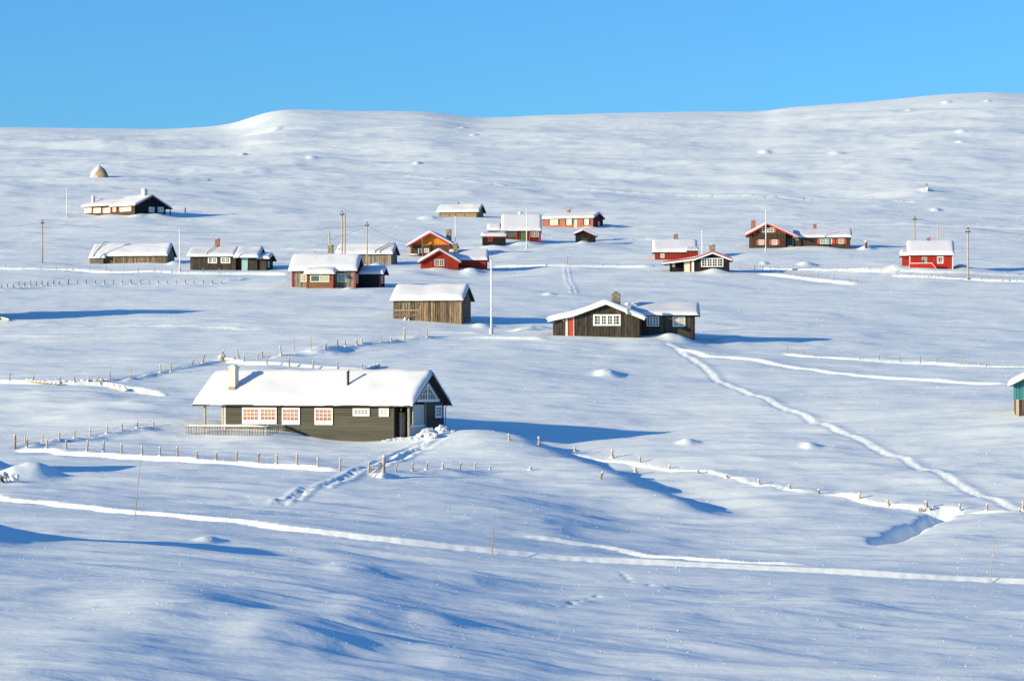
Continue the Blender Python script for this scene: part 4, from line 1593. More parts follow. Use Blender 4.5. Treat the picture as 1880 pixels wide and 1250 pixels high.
# ================================================================== black cabin high on the left
H = House('cabin', 'black cabin with shaded gable, two white chimneys and red edged windows high on the slope', 'cabin', 247.5, 397, 545, 41)
H.b0 = .066
W = H.Y(304)
pf = gable(0, W, H.Z(378, 0, -.55), H.Z(360, 0, W / 2), .55, 1.1)
h = interp(pf, 0)
rise = interp(pf, W / 2) - h
xm = H.X(206)
H.block('x', xm, 0, 0, W, pf, (.3, .7), 'black', 'h', .2, .32, 'reddark', 'flrb', barge_w=.25, mats={'f': 'darkbrown'})
xl = H.X(152.5)
hl = H.Z(381, xl)
pl = gable(.4, W - .6, H.Z(381, xl), hl + rise * .75, .5)
H.block('x', xl, xm, .4, W - .6, pl, (.5, 0), 'darkbrown', 'h', .2, .32, 'reddark', 'flb')
for a, b, pos in ((155, 168.5, .4), (172.5, 185.5, .4), (190, 203, .4), (208, 213.5, 0), (220.5, 241, 0)):
    xx = H.X(a, pos)
    H.window('f', pos, xx, H.X(b, pos), H.Z(391.5 if pos else 389, xx, pos), H.Z(382.5 if pos else 378.5, xx, pos), 3 if b - a > 8 else 1, 2, 'white', 'glasspale', .12, .06, shutters='orangered', sw=.16)
for a, b in ((273, 283), (289, 300)):
    ya, yb = H.Y(a), H.Y(b)
    H.window('r', 0, ya, yb, H.Z(390, 0, ya), H.Z(380, 0, ya), 2, 2, 'white', 'glasspale', .13, .07, groups=2)
H.post('porch_post', 0.2, W + 1.0, -1.0, interp(pf, W + 1.0), .16, 'darkred')
H.chimney(H.X(265, W * .42), W * .42, h + rise * .6, H.Z(347.5, 0, W * .42), .95, .8, 'whitewash', .12, 'plain')
H.chimney(H.X(171, 1.6), 1.6, hl, H.Z(361.5, xl, 1.6), .55, .5, 'whitewash', .1, 'plain')

# ================================================================== barn and cabin on the left terrace
H, W, h, rise = barn('barn', 'long weathered barn with sagging snow roof beside the flagpole on the left terrace', 305.5, 484, 440, 10, 193, 320, 470, 446, (.3, .3), 'barn', .38, .26, mats={'r': 'greybarn'})
x2, x3 = H.X(167), H.X(188)
H.block('x', x2, H.X(193) - .02, -.55, 3.2, [(-.8, h - .55), (W / 2, h + rise), (W + .2, h)], (.1, .3), 'greybarn', 'h', .2, .36, 'reddark', 'fl')
mb = MB()
mb.tube([(H.X(172, -.8), -.85, h - .6), (H.X(172, -.8), -.9, h - .15), (H.X(180, .5), .6, h + .95), (H.X(193, W / 2), W / 2 - .2, h + rise + .62), (H.X(203, W / 2), W / 2, h + rise + .55)], .045, 6)
H.part('roof_cable', mb, 'metal')
H = House('cabin', 'dark board cabin with brick chimney, two white windows and pale teal door', 'cabin', 489, 497, 419, 7)
xl, xm = H.X(350), H.X(431)
W = 5.2
h = H.Z(471.5, -4)
zr2 = H.Z(457, -4, W / 2)
kk = (zr2 - h) / (W / 2)
pf = gable(0, W, H.Z(471.5, -4, -.4), zr2, .4)
h = interp(pf, 0)
kk = (zr2 - h) / (W / 2)
x4 = H.X(472)
H.block('x', xl, xm, 0, W, pf, (.5, 0), 'charcoal', 'v', .2, .36, 'reddark', 'flb', mats={'l': 'darkred'})
pf2 = [(-.75, h - .75 * kk - .05), (W / 2, zr2 + .002), (W + .4, h - .4 * kk)]
H.block('x', xm + .001, x4, .9, W, pf2, (0, .35), 'charcoal', 'v', .2, .36, 'reddark', 'frb')
H.clad('f', .0, H.X(455.5), x4, -1.0, lambda u: h - .25, 'charcoal', 'v', .2)
ya = .3
H.block('x', x4 + .001, 0, ya, 4.6, [(-.3, h - .55), (2.3, H.Z(467.5, -1, 2)), (4.9, h - .7)], (0, .5), 'charcoal', 'v', .2, .3, 'reddark', 'frb', mats={'r': 'darkgreen'})
H.door('f', 0, H.X(445), H.X(454.5), -.8, h - .2, 'paleteal', 'white', .06)
H.post('porch_post', H.X(432), .0, -.8, h - .1, .14, 'charcoal')
for a, b in ((382, 398.5), (405.5, 423)):
    H.window('f', 0, H.X(a), H.X(b), H.Z(483.5, H.X(a)), H.Z(472.5, H.X(a)), 2, 2, 'white', 'glassdark', .17, .06, groups=2)
H.window('r', 0, ya + .7, ya + 1.5, .5, 1.4, 1, 2, 'white', 'glassteal', .1)
H.chimney(H.X(399, W / 2), W / 2, zr2 - .2, H.Z(439, -6, W / 2), .62, .55, 'brick', .14)
mb = MB()
mb.tube([(H.X(381), -.45, h + .1), (H.X(382), .0, h + .62), (H.X(392, 1.5), 1.5, h + 1.25), (H.X(402, W / 2), W / 2, zr2 + .6)], .045, 6)
mb.tube([(H.X(381), -.45, h + .1), (H.X(381), -.1, -.3)], .03, 6)
H.part('roof_cable', mb, 'metal')

# ================================================================== pair of cabins right of the middle
H = House('cabin', 'dark red cabin with deep smooth snow roof behind the black and white gabled cabin', 'cabin', 1279, 477, 440, 3)
xl = H.X(1203)
h = H.Z(464)
zr2 = H.Z(444, -3, 2.4)
kk = (zr2 - h) / 2.4
H.block('x', xl, 0, 0, 4.8, gable(0, 4.8, H.Z(463.5, 0, -.35), zr2, .35), (.4, .05), 'red', 'v', .24, .42, 'redtrim', 'flrb', lumps=.06)
H.window('f', 0, H.X(1212.5), H.X(1220), H.Z(473.5), H.Z(465.5), 2, 1, 'cream', 'glasspale', .14, .06)
H.block('x', H.X(1261, -.9), H.X(1281, -.9), -.9, .2, [(-1.2, H.Z(461, 0, -.9)), (.1, H.Z(457, 0, 0)), (.6, H.Z(456, 0, 0))], (.1, .1), 'red', 'v', .2, .22, 'redtrim', 'fr')
H.chimney(H.X(1240.5, 2.4), 2.4, zr2 - .3, H.Z(430.5, -3, 2.4), .6, .6, 'stone', .14, 'stone')

H = House('cabin', 'black gabled cabin with red and white bargeboards and a wide many paned white window', 'cabin', 1338.5, 500, 405, 4)
xg, xl, xm = H.X(1275), H.X(1230), H.X(1308)
h = H.Z(476)
zap = H.Z(464.5, xm)
k_ = (zap - h) / (0 - xm)
pf = [(H.X(1216), H.Z(484, xl)), (xg, h - .05), (xm, zap), (H.X(1344), h - k_ * .4)]
H.block('y', 0, 5.5, xg - .3, 0, pf, (.5, .3), 'black', 'v', .22, .26, 'white', 'frb', barge_w=.24)
# red board above the white one
mb = MB()
for (t0_, z0_), (t1_, z1_) in zip(pf[:-1], pf[1:]):
    mb.prism([(t0_, z0_ + .12), (t1_, z1_ + .12), (t1_, z1_ + .30), (t0_, z0_ + .30)], .50, .56, H.fn('f', 0))
H.part('bargeboard', mb, 'redtrim')
H.block('y', 1.3, 5.5, xl, xg - .3, pf, (0, .3), 'black', 'v', .22, 0, 'white', 'fl', roof=False)
H.post('porch_post', H.X(1230.5), .05, -.9, interp(pf, H.X(1230.5)), .16, 'black')
H.post('porch_post', H.X(1272), .03, -.9, interp(pf, H.X(1272)), .34, 'white')
H.panel('porch_panel', 'f', .1, H.X(1256), H.X(1266.5), -.9, interp(pf, H.X(1256)), 'cream', .0, .06)
H.panel('porch_trim', 'f', .1, H.X(1255), H.X(1256), -.9, interp(pf, H.X(1255)), 'redtrim', .03, .08)
H.panel('porch_trim', 'f', .1, H.X(1267), H.X(1271), -.9, interp(pf, H.X(1268)), 'reddark', .03, .08)
H.panel('porch_panel', 'f', .1, H.X(1231), H.X(1241), -.9, H.Z(486), 'black', .0, .05)
H.panel('porch_window', 'f', .1, H.X(1234), H.X(1239), H.Z(489.5), H.Z(482.5), 'glasspale', .05, .07)
H.window('f', 0, H.X(1287), H.X(1328), H.Z(490), H.Z(474), 2, 3, 'white', 'glassdark', .13, .06, groups=4)
H.chimney(H.X(1307.5, 2.4), 2.4, zap - .5, H.Z(450.5, xm, 2.4), .78, .7, 'stone', .16, 'stone')

# ================================================================== big brown house with red shutters
H = House('house', 'large brown two storey house with orange red shutters and gable, long wing to one side', 'house', 1457, 456, 460, 5)
xl, xm, xg = H.X(1376), H.X(1409), H.X(1442.5)
zap = H.Z(411, xm)
hl = H.Z(428.5, xl)
kl = (zap - hl) / (xm - xl)
pf = [(xl - .55, hl - kl * .55), (xm, zap), (H.X(1464.5), H.Z(436.5, 0))]
H.block('y', 0, 7.0, xl, xg, pf, (.6, .3), 'darkbrown', 'v', .22, .26, 'orangered', 'flb', barge_w=.30)
H.block('y', 1.6, 7.0, xg + .002, .0, pf, (0, .3), 'darkbrown', 'v', .22, .26, 'orangered', 'fr', roof=False)
H.clad('f', -.06, xl, xg, H.Z(430), lambda u: interp(pf, u), 'darkbrown', 'h', .22, 'gable_cladding')
H.post('porch_post', -.1, .05, -.8, interp(pf, -.1), .18, 'darkbrown')
H.door('f', 1.6, H.X(1444.5, 1.6), H.X(1454, 1.6), -.6, H.Z(437.5, 0, 1.6), 'teal', 'darkbrown')
H.box('porch_rail', (H.X(1446), -.05, -.6), (-.2, .05, .45), 'greybarn')
for a, b in ((1393, 1402.5), (1417, 1427)):
    H.window('f', 0, H.X(a), H.X(b), H.Z(449.5), H.Z(440), 2, 2, 'white', 'glasspale', .1, .05, shutters='orangered', sw=.36)
H.window('f', -.04, H.X(1399), H.X(1421), H.Z(426.5), H.Z(418), 2, 2, 'white', 'glassteal', .1, .05, groups=2, shutters='orangered', sw=.34)
mb = MB()
mb.blob((H.X(1386), -.2, H.Z(427.5)), (.26, .2, .28), 5)
H.part('gable_bell', mb, 'redtrim', True)
yw = 1.0
xw = H.X(1560.5, yw)
hw_ = H.Z(437, xw, yw)
zr2 = H.Z(423.5, xw, yw + 2.6)
kk = (zr2 - hw_) / 2.6
H.block('x', .02, xw, yw, yw + 5.2, gable(yw, yw + 5.2, H.Z(436.5, xw, yw - .4), zr2, .4), (.0, .3), 'darkbrown', 'v', .22, .32, 'reddark', 'frb')
for a, b, g in ((1505.5, 1527.5, 2), (1539.5, 1548.5, 1)):
    H.window('f', yw, H.X(a, yw), H.X(b, yw), H.Z(448, 3, yw), H.Z(438, 3, yw), 2, 2, 'white', 'glassteal', .1, .05, groups=g, shutters='orangered', sw=.42)
H.window('f', yw, H.X(1459, yw), H.X(1467, yw), H.Z(442.5, 1, yw), H.Z(437.5, 1, yw), 2, 1, 'darkgreen', 'glassteal', .07)
H.panel('storage_door', 'f', yw, H.X(1473, yw), H.X(1482, yw), -.5, H.Z(437, 2, yw), 'charcoal', .03, .06)
H.chimney(H.X(1496, yw + 2.6), yw + 2.6, zr2 - .2, H.Z(412, 3, yw + 2.6), .55, .5, 'brick', .14)
H.chimney(H.X(1383, 3.5), 3.5, hl, H.Z(405.5, xl, 3.5), .75, .65, 'brick', .1)

# ================================================================== bright red cabin on the right
H = House('cabin', 'bright red cabin with boarded porch rail and teal window beside the tall pale pole', 'cabin', 1749, 494, 405, 7)
xl = H.X(1670)
W = 4.6
h = H.Z(469.5, -3)
zr2 = H.Z(446.5, -3, W / 2)
kk = (zr2 - h) / (W / 2)
H.block('x', xl, 0, 0, W, gable(0, W, H.Z(469, -3, -.4), zr2, .4), (.35, .2), 'brightred', 'v', .22, .42, 'redtrim', 'flrb', lumps=.06)
H.window('f', 0, H.X(1720.5), H.X(1732), H.Z(484), H.Z(471), 2, 1, 'white', 'glassdark', .13, .06)
mb = MB()
for q in (1723, 1729.3):
    u = H.X(q)
    mb.prism([(u - .14, H.Z(482.3)), (u + .14, H.Z(482.3)), (u, H.Z(473.5))], .05, .056, H.fn('f', 0))
H.part('lace_curtain', mb, 'greydoor')
H.window('f', 0, H.X(1692.5), H.X(1702), H.Z(482), H.Z(472), 1, 1, 'cream', 'glassteal', .06)
H.post('corner_board', 0, -.01, -.8, h, .14, 'white')
xa = H.X(1657, .6)
hq = H.Z(469.5, xa, .6)
H.block('x', xa, xl - .002, .6, 3.6, [(.2, hq - .1), (2.1, hq + .35), (4.0, hq - .1)], (.35, 0), 'brightred', 'v', .22, .45, 'redtrim', 'fl')
H.panel('annex_window', 'f', .6, H.X(1662, .6), H.X(1666.5, .6), H.Z(477, xa, .6), H.Z(474.5, xa, .6), 'glassdark', .03, .06)
yr = -1.4
xa, xb_ = H.X(1670, yr), H.X(1711, yr)
zt_ = H.Z(484, xa, yr)
rail = MB()
n = 22
for i in range(n):
    u0_, u1_ = xa + (xb_ - xa) * i / n + .006, xa + (xb_ - xa) * (i + 1) / n - .006
    rail.box((u0_, yr - .03, -1.2), (u1_, yr + .0 + .012 * (i % 2), zt_))
xc_ = H.X(1719.5, yr)
rail.prism([(xb_ + .01, -1.2), (xc_, -1.2), (xc_, zt_ - .85), (xb_ + .01, zt_)], -.02, .03, H.fn('f', yr))
o = H.part('porch_rail', rail, 'brightred')
o['kind'] = 'stuff'
mb = MB()
mb.box((xa - .05, yr - .08, zt_), (xb_, yr + .09, zt_ + .09))
mb.prism([(xb_, zt_), (xc_, zt_ - .86), (xc_, zt_ - .76), (xb_, zt_ + .09)], -.08, .08, H.fn('f', yr))
H.part('handrail', mb, 'white')
H.box('porch_rail_end', (xa - .04, yr + .1, -1.2), (xa + .04, -.04, zt_ + .08), 'white')
H.post('porch_post', xa + .02, yr + .06, -.8, H.Z(471, xa, yr), .13, 'white')
H.chimney(H.X(1704.5, W / 2), W / 2, zr2, H.Z(437, -3, W / 2), .5, .5, 'brick', .14)

# ================================================================== teal hut at the picture's edge
H = House('hut', 'teal board hut on timber posts with snowy gable roof, cut by the picture edge', 'hut', 1865.5, 764, 215, 8)
x1_ = 4.6
h = H.Z(705)
pf = [(-.38, h - .16), (x1_ / 2, h + 1.25), (x1_ + .38, h - .16)]
zf = H.Z(733)
mb = MB()
mb.prism([(0, zf), (x1_, zf), (x1_, interp(pf, x1_) - .02), (x1_ / 2, h + 1.2), (0, interp(pf, 0) - .02)], 0, 4.5, lambda u, n, z: (u, n, z))
H.part('wall', mb, 'core')
H.clad('f', 0, 0, x1_, zf, lambda u: interp(pf, u), 'teal', 'v', .2)
H.clad('l', 0, 0, 4.5, zf, lambda u: interp(pf, 0), 'teal', 'v', .2)
H.clad('r', x1_, 0, 4.5, zf, lambda u: interp(pf, 0), 'teal', 'v', .2)
H.clad('b', 4.5, 0, x1_, zf, lambda u: interp(pf, u), 'teal', 'v', .2)
H.roof('y', -.4, 4.8, pf, .36, 'darkgreen', .16)
H.clad('f', .1, .05, x1_ - .05, -1.2, lambda u: zf - .02, 'barn', 'v', .22, 'base_boards')
H.clad('l', .05, .1, 4.4, -1.2, lambda u: zf - .02, 'barn', 'v', .22, 'base_boards')
for q in (.12, x1_ / 2, x1_ - .12):
    H.post('foundation_post', q, .0, -1.2, zf - .003, .2, 'postwood')
H.window('f', 0, 1.6, 2.8, zf + .35, zf + 1.05, 2, 2, 'white', 'glassdark')

# ================================================================== barn beyond the left edge whose shadow crosses the field
H, W, h, rise = barn('barn', 'weathered barn just past the picture edge casting the long blue field shadow', -34, 592, 318, 12, -200, -12, 515, 466, (.35, .35), 'barn', .4, .26)


# ================================================================== fences
def make_post(parent, base, org, h, r=.06, lean=(0, 0), mat='postwood', cap=True, rr=random):
    b = Vector(base) - Vector(org)
    top = b + Vector((lean[0] * h, lean[1] * h, h))
    mb = MB()
    n = 4
    pts, rad = [], []
    for i in range(n + 1):
        t = i / n
        p = b.lerp(top, t) + Vector((rr.uniform(-1, 1) * r * .25, rr.uniform(-1, 1) * r * .25, 0))
        if i == 0:
            p = p - Vector((0, 0, .35))
        pts.append(p)
        rad.append(r * (1.1 - .28 * t) * rr.uniform(.9, 1.1))
    mb.tube(pts, rad, 8)
    o = mb.build('post', mat, parent, True)
    if cap:
        s = MB()
        s.blob(pts[-1] + Vector((0, 0, r * .15)), (r * 1.12, r * 1.12, r * .8), rr.randint(0, 999), 7, 4, .2)
        o_ = s.build('snow_cap', 'roof_snow', o, True)
        if rr.random() < .55:
            s = MB()
            s.blob(b + Vector((-r * .3, -r * .6, .0)), (r * 2.1, r * 2.0, r * 1.3), rr.randint(0, 999), 8, 4, .2)
            s.build('snow_skirt', 'roof_snow', o, True)
    return o, pts[-1]


def fence(label, posts, r=.06, mat='postwood', wires=(), cap=True, group=None, d0=40):
    """posts: (column, row of foot, height in photo px[, lean])"""
    rr = random.Random(len(label) + len(posts))
    first = on_ground(posts[0][0], posts[0][1], d0)
    root = thing('fence', label, 'fence', first, 0, group)
    tops = []
    for p in posts:
        g = on_ground(p[0], p[1], d0)
        g.z = gz(g.x, g.y)
        h = p[2] * g.y / FPX
        lean = p[3] if len(p) > 3 else rr.uniform(-.06, .06)
        tops.append((g, h, lean))
        make_post(root, g, first, h, r * (p[4] if len(p) > 4 else 1), (lean, rr.uniform(-.05, .05)), mat, cap, rr)
    for w in wires:
        mb = MB()
        pts = []
        for (g, h, lean), (g2, h2, l2) in zip(tops[:-1], tops[1:]):
            a = g + Vector((lean * h * w, -.05, h * w)) - first
            b = g2 + Vector((l2 * h2 * w, -.05, h2 * w)) - first
            for t in (0, .5):
                pts.append(a.lerp(b, t) - Vector((0, 0, .06 * (t > 0))))
        pts.append(b)
        mb.tube(pts, .007, 4)
        mb.build('fence_wire', 'wire', root)
    return root


fence('front row of snow capped fence posts below the olive cabin', [(27, 824, 24, .02, 1.5), (50, 822, 14), (86, 823, 15), (122, 825, 16), (160, 829, 20), (190, 829, 18), (223, 833, 18), (261, 835, 16), (294, 838, 16), (326, 840, 17), (361, 843, 13), (397, 845, 14), (434, 847, 16), (474, 850, 17), (508, 854, 17), (545, 857, 20), (584, 858, 15), (624, 865, 23)], .065, wires=(.55,))
fence('posts climbing from the corner post to the veranda rail', [(46, 816, 12), (78, 812, 14), (109, 809, 14), (137, 805, 15), (165, 800, 14), (196, 795, 13), (224, 790, 12), (252, 786, 11), (281, 782, 8)], .06, wires=(.6,))
fence('gate post with brace and short posts where footprints pass', [(676, 867, 18, .1), (703, 876, 32, .05, 1.9), (727, 866, 14, .12, .8), (757, 864, 13), (783, 862, 13, .15), (813, 861, 10), (844, 862, 12, .2), (871, 861, 10, .2), (900, 862, 5)], .06)
# the brace of the gate post
gp = on_ground(701, 876)
br = MB()
br.tube([Vector((-.75, -.05, -.05)), Vector((0, -.05, .55))], .07, 6)
for o in COL.objects:
    if o.get('label', '').startswith('gate post with brace'):
        q = br.build('brace', 'postwood', o, True)
        q.location = Vector((gp.x, gp.y, gz(gp.x, gp.y))) - o.location
fence('snow topped post stubs leading away across the hollow', [(935, 810, 11), (990, 818, 14, 0, 1.2), (1055, 829, 7), (1124, 841, 14, 0, 1.2), (1175, 850, 9), (1229, 861, 6), (1281, 870, 6), (1334, 878, 6), (1393, 889, 8), (1449, 898, 6), (1503, 907, 7), (1578, 917, 9), (1632, 930, 11, -.2)], .08)
fence('few leaning post stubs on the shaded flank', [(974, 863, 5), (1102, 879, 12, .35, 1.1), (1167, 870, 9, -.1, 1.4)], .08)
fence('broken rail fence at the mouth of the snow gully', [(1700, 938, 11, .1, 1.3), (1762, 939, 11), (1812, 939, 12, .05), (1872, 940, 6), (1878, 936, 14)], .075)
fence('thin posts along the snow line near the teal hut', [(1445, 648, 14), (1470, 652, 12, .02), (1494, 655, 9), (1577, 660, 8), (1614, 662, 12), (1653, 664, 11), (1690, 666, 13), (1720, 668, 10, -.3), (1763, 672, 15, .25), (1797, 672, 8), (1810, 673, 9)], .045, cap=False, wires=(.6,))
fence('tumbled pole fence at the edge of the upper field', [(17, 701, 14, .15, .7), (60, 702, 9, .2), (110, 705, 9), (137, 704, 9), (162, 702, 9, .1), (186, 708, 16, -.4, .8), (201, 706, 22, .02), (240, 695, 22, 0, .6), (295, 685, 14, -.05), (314, 683, 16, -.05), (353, 671, 10, .15), (372, 667, 16, .2), (405, 664, 18, .25), (411, 664, 20, -.02, .8), (439, 659, 17, -.25)], .07)
fence('straggling posts climbing to the flagpole behind the olive cabin roof', [(472, 658, 8, .4), (481, 656, 11, .05), (516, 653, 16, -.12), (540, 645, 24, 0, .5), (571, 645, 26, 0, .4), (598, 644, 10), (619, 640, 16), (634, 637, 12), (655, 634, 11), (666, 632, 9, -.3), (699, 628, 14, .02, .6), (718, 626, 5), (742, 624, 20, .05, 1.2), (784, 621, 16, 0, .6)], .075)
fence('low posts showing above the ridge of the olive cabin', [(448, 668, 12), (490, 671, 14), (531, 674, 16), (575, 677, 15), (620, 678, 13, -.05), (664, 681, 13, .03)], .07)
fence('row of white frosted posts across the left terrace field', [(3 + 10.6 * i if i < 10 else 109 + (i - 10) * 16.5, [530, 529.5, 529, 528.5, 527.5, 526, 525.5, 525, 524.5, 524][i] if i < 10 else 523 - .25 * min(i - 10, 6), [9, 8, 8, 11, 10, 12, 10, 10, 9, 9][i] if i < 10 else [6, 10, 10, 9, 8, 9, 8, 8, 9, 8, 7, 7, 8, 8, 8, 7, 7, 7, 7][(i - 10) % 19]) for i in range(29)], .07, 'greybarn')
fence('sparse thin posts in front of the left terrace barn', [(10, 494, 8), (41, 495, 8), (75, 496, 7), (104, 496, 8), (133, 497, 8), (164, 498, 9), (195, 499, 11), (227, 500, 10), (254, 501, 11), (284, 501, 11), (315, 501, 8), (343, 502, 9), (373, 503, 8), (402, 503, 9)], .05, cap=False)
fence('rail fence across the snow between red cabin and gabled cabin', [(905, 489, 6), (948, 489, 7), (1002, 489, 8), (1041, 488, 16, .02, 1.3), (1086, 489, 11), (1107, 489, 5), (1130, 489, 5), (1165, 489, 5)], .06, wires=(.5,))
fence('thin wire fence running down from the black gabled cabin', [(1357 + 14.5 * i, 493.5 + 1.7 * i, 10) for i in range(16)], .04, cap=False, wires=(.5, .9))
fence('upper thin wire fence beyond the gabled cabin shadow', [(1396 + 20 * i, 491 + .75 * i, 8) for i in range(13)], .04, cap=False, wires=(.8,))
fence('wire fence below the bright red cabin', [(1632 + 13 * i, 507 + .6 * i, 9) for i in range(19)], .035, cap=False, wires=(.5, .9))


def log_pile(label, logs, group=None):
    """fallen fence poles: (px0,py0,px1,py1,radius)"""
    p0 = on_ground(logs[0][0], logs[0][1] + 2)
    root = thing('fallen_pole', label, 'pole', p0, 0, group)
    for a, b, c, e, r in logs:
        g0, g1 = on_ground(a, b + 2), on_ground(c, e + 2)
        g1.y = g0.y + max(-2.0, min(2.0, g1.y - g0.y))
        q0 = at(a, b, g0.y) - p0
        q1 = at(c, e, g1.y) - p0
        mb = MB()
        mb.tube([q0, q0.lerp(q1, .5) + Vector((0, 0, -.02)), q1], [r, r * .9, r * .7], 7)
        lg = mb.build('log', 'postwood', root, True)
        s = MB()
        for i in range(9):
            t = i / 8
            s.blob(q0.lerp(q1, t) + Vector((0, 0, r * .9)), ((q1 - q0).length / 12, r * 1.2, r * (1.0 + .3 * math.sin(i * 2.1))), i, 7, 4, .2)
        s.build('snow_cover', 'roof_snow', lg, True)
    return root


log_pile('snowy fallen poles ending at the dark hollow behind the upper field fence', [(198, 706, 262, 721, .13), (205, 712, 232, 718, .16), (262, 721, 303, 727, .10)])
log_pile('long snowy rail lying on the upper field fence line', [(108, 703, 196, 699, .11), (52, 699, 108, 706, .10)])
log_pile('snow covered poles leaning out behind the olive cabin chimney', [(405, 658, 452, 668, .16), (408, 655, 428, 664, .14)])
log_pile('snow coated branch sticking up behind the olive cabin ridge', [(664, 680, 680, 676, .10), (680, 676, 696, 672, .12)])
log_pile('snowy crossed rails beside the gully', [(1686, 938, 1716, 935, .11), (1694, 931, 1706, 938, .10)])
log_pile('half buried planks by the left picture edge', [(2, 584, 16, 588, .10), (6, 582, 20, 586, .08)])


# ================================================================== poles
def pole(name, label, cat, px, foot, top, r, mat, d=None, taper=.75, ball=False, box=False, lean=0.0, group=None):
    if d is None:
        g = on_ground(px, foot)
        g.z = gz(g.x, g.y)
    else:
        x = (px - CX) * d / FPX
        g = Vector((x, d, gz(x, d)))
    h = (HY - top) * g.y / FPX - g.z
    root = thing(name, label, cat, g, 0, group)
    mb = MB()
    mb.tube([(0, 0, -.5), (lean * h * .5, 0, h * .5), (lean * h, 0, h)], [r, r * (1 + taper) / 2, r * taper], 10)
    mb.build('shaft', mat, root, True)
    if ball:
        mb = MB()
        mb.blob((lean * h, 0, h + r), (r * 1.4, r * 1.4, r * 1.4), 2, 8, 6, 0)
        mb.build('finial', mat, root, True)
        mb = MB()
        mb.tube([(0, 0, -.4), (0, 0, .55)], [r * 2.2, r * 1.9], 8)
        mb.build('base', 'whitewash', root, True)
    if box:
        mb = MB()
        mb.box((-r * 2.6, -r, h - .5), (r * 2.6, r, h - .36))
        mb.box((-r * .9, -r * .9, h - .02), (r * .9, r * .9, h + .12))
        mb.build('crossarm', 'trimwood', root)
        for s in (-1, 1):
            mb = MB()
            mb.tube([(s * r * 2.2, 0, h - .36), (s * r * 2.2, 0, h - .18)], .05, 6)
            mb.build('insulator', 'metal', root)
    return root, g, h


pole('flagpole', 'tallest white flagpole standing between plank barn and charcoal cabin', 'flagpole', 902, 613, 481, .10, 'white', ball=True)
pole('flagpole', 'white flagpole beside the black cabin high on the left', 'flagpole', 122.5, 398.5, 346, .08, 'white', ball=True)
pole('flagpole', 'white flagpole between the left terrace barn and the brick chimney cabin', 'flagpole', 330, 499, 425, .09, 'white', ball=True)
pole('flagpole', 'white flagpole behind the orange gabled cabin roof', 'flagpole', 836, 0, 399, .08, 'white', d=452, ball=True)
pole('flagpole', 'white flagpole in front of the steep roofed cabin', 'flagpole', 967, 456, 385, .08, 'white', ball=True)
pole('flagpole', 'short white flagpole behind the black gabled cabin', 'flagpole', 1289, 0, 425, .08, 'white', d=430, ball=True)
pole('flagpole', 'white flagpole in front of the large brown house', 'flagpole', 1406, 457, 388, .08, 'white', d=455, ball=True)
_, p1, h1 = pole('utility_pole', 'lone wooden power pole at the left edge of the terrace', 'power pole', 78, 483, 405, .10, 'polegrey', box=True)
_, p2, h2 = pole('utility_pole', 'wooden power pole standing before the grey barn roof', 'power pole', 674, 0, 409, .10, 'polewood', d=424, box=True)
pole('utility_pole', 'taller left one of the twin pale poles behind the tan cabin', 'power pole', 628, 0, 389, .11, 'polewood', d=422, taper=.9, box=True)
pole('utility_pole', 'slightly shorter right one of the twin pale poles behind the tan cabin', 'power pole', 633.3, 0, 391, .11, 'polewood', d=423, taper=.9)
pole('utility_pole', 'short pale pole rising behind the tan cabin chimney', 'power pole', 604.5, 0, 425, .12, 'polewood', d=400, taper=.9)
pole('utility_pole', 'tall pale pole standing to the right of the bright red cabin', 'power pole', 1777, 514, 420, .13, 'polewood', taper=.85, box=True)
_, p3, h3 = pole('utility_pole', 'wooden power pole behind the left end of the bright red cabin roof', 'power pole', 1679.5, 0, 398, .10, 'polegrey', d=440, box=True)
pole('utility_pole', 'slim white pole behind the bright red cabin roof ridge', 'power pole', 1722.5, 0, 414, .09, 'polewood', d=430)
pole('utility_pole', 'thin dark pole standing on the slope behind the bright red cabin', 'power pole', 1731, 436, 422, .05, 'polegrey')
pole('marker_stake', 'slender leaning trail stake below the front fence, nearest of three', 'stake', 247, 948, 846, .022, 'postwood', taper=.5, lean=.11)
pole('marker_stake', 'slender leaning trail stake at the middle of the groomed track', 'stake', 903, 1019, 941, .022, 'postwood', taper=.5, lean=.06)
pole('marker_stake', 'slender leaning trail stake near the lower right of the groomed track', 'stake', 1817, 1069, 986, .022, 'postwood', taper=.4, lean=.1)
pole('marker_stake', 'tiny dark stake on the slope right of the high black cabin', 'stake', 340, 391, 381, .14, 'charcoal', taper=.7)


def wire(label, a, b, sag, r=.019):
    a, b = Vector(a), Vector(b)
    mb = MB()
    n = 24
    mb.tube([a.lerp(b, i / n) - a - Vector((0, 0, sag * 4 * (i / n) * (1 - i / n))) for i in range(n + 1)], r, 5)
    o = mb.build('power_line', 'wire')
    o.location = a
    tag(o, label, 'power line')


t1, t2, t3 = p1 + Vector((0, 0, h1 - .3)), p2 + Vector((0, 0, h2 - .4)), p3 + Vector((0, 0, h3 - .3))
wire('long power line sagging from the lone pole to the grey barn pole', t1, t2, 1.3)
wire('power line leaving the lone pole past the left picture edge', t1, t1 + Vector((-14, 3, -.5)), .4)
wire('power line falling from the grey barn pole to the orange gabled cabin', t2, at(748, 446, 449), .3)
wire('stay wire from the grey barn pole down to the short pale pole', t2, at(604, 440, 400), .2)
wire('power line falling away to the right of the bright red cabin', t3, t3 + Vector((30, 15, -2.2)), .6)
wire('stay wire from the short pale pole to the snow', at(604, 430, 400), on_ground(577, 463), .05)

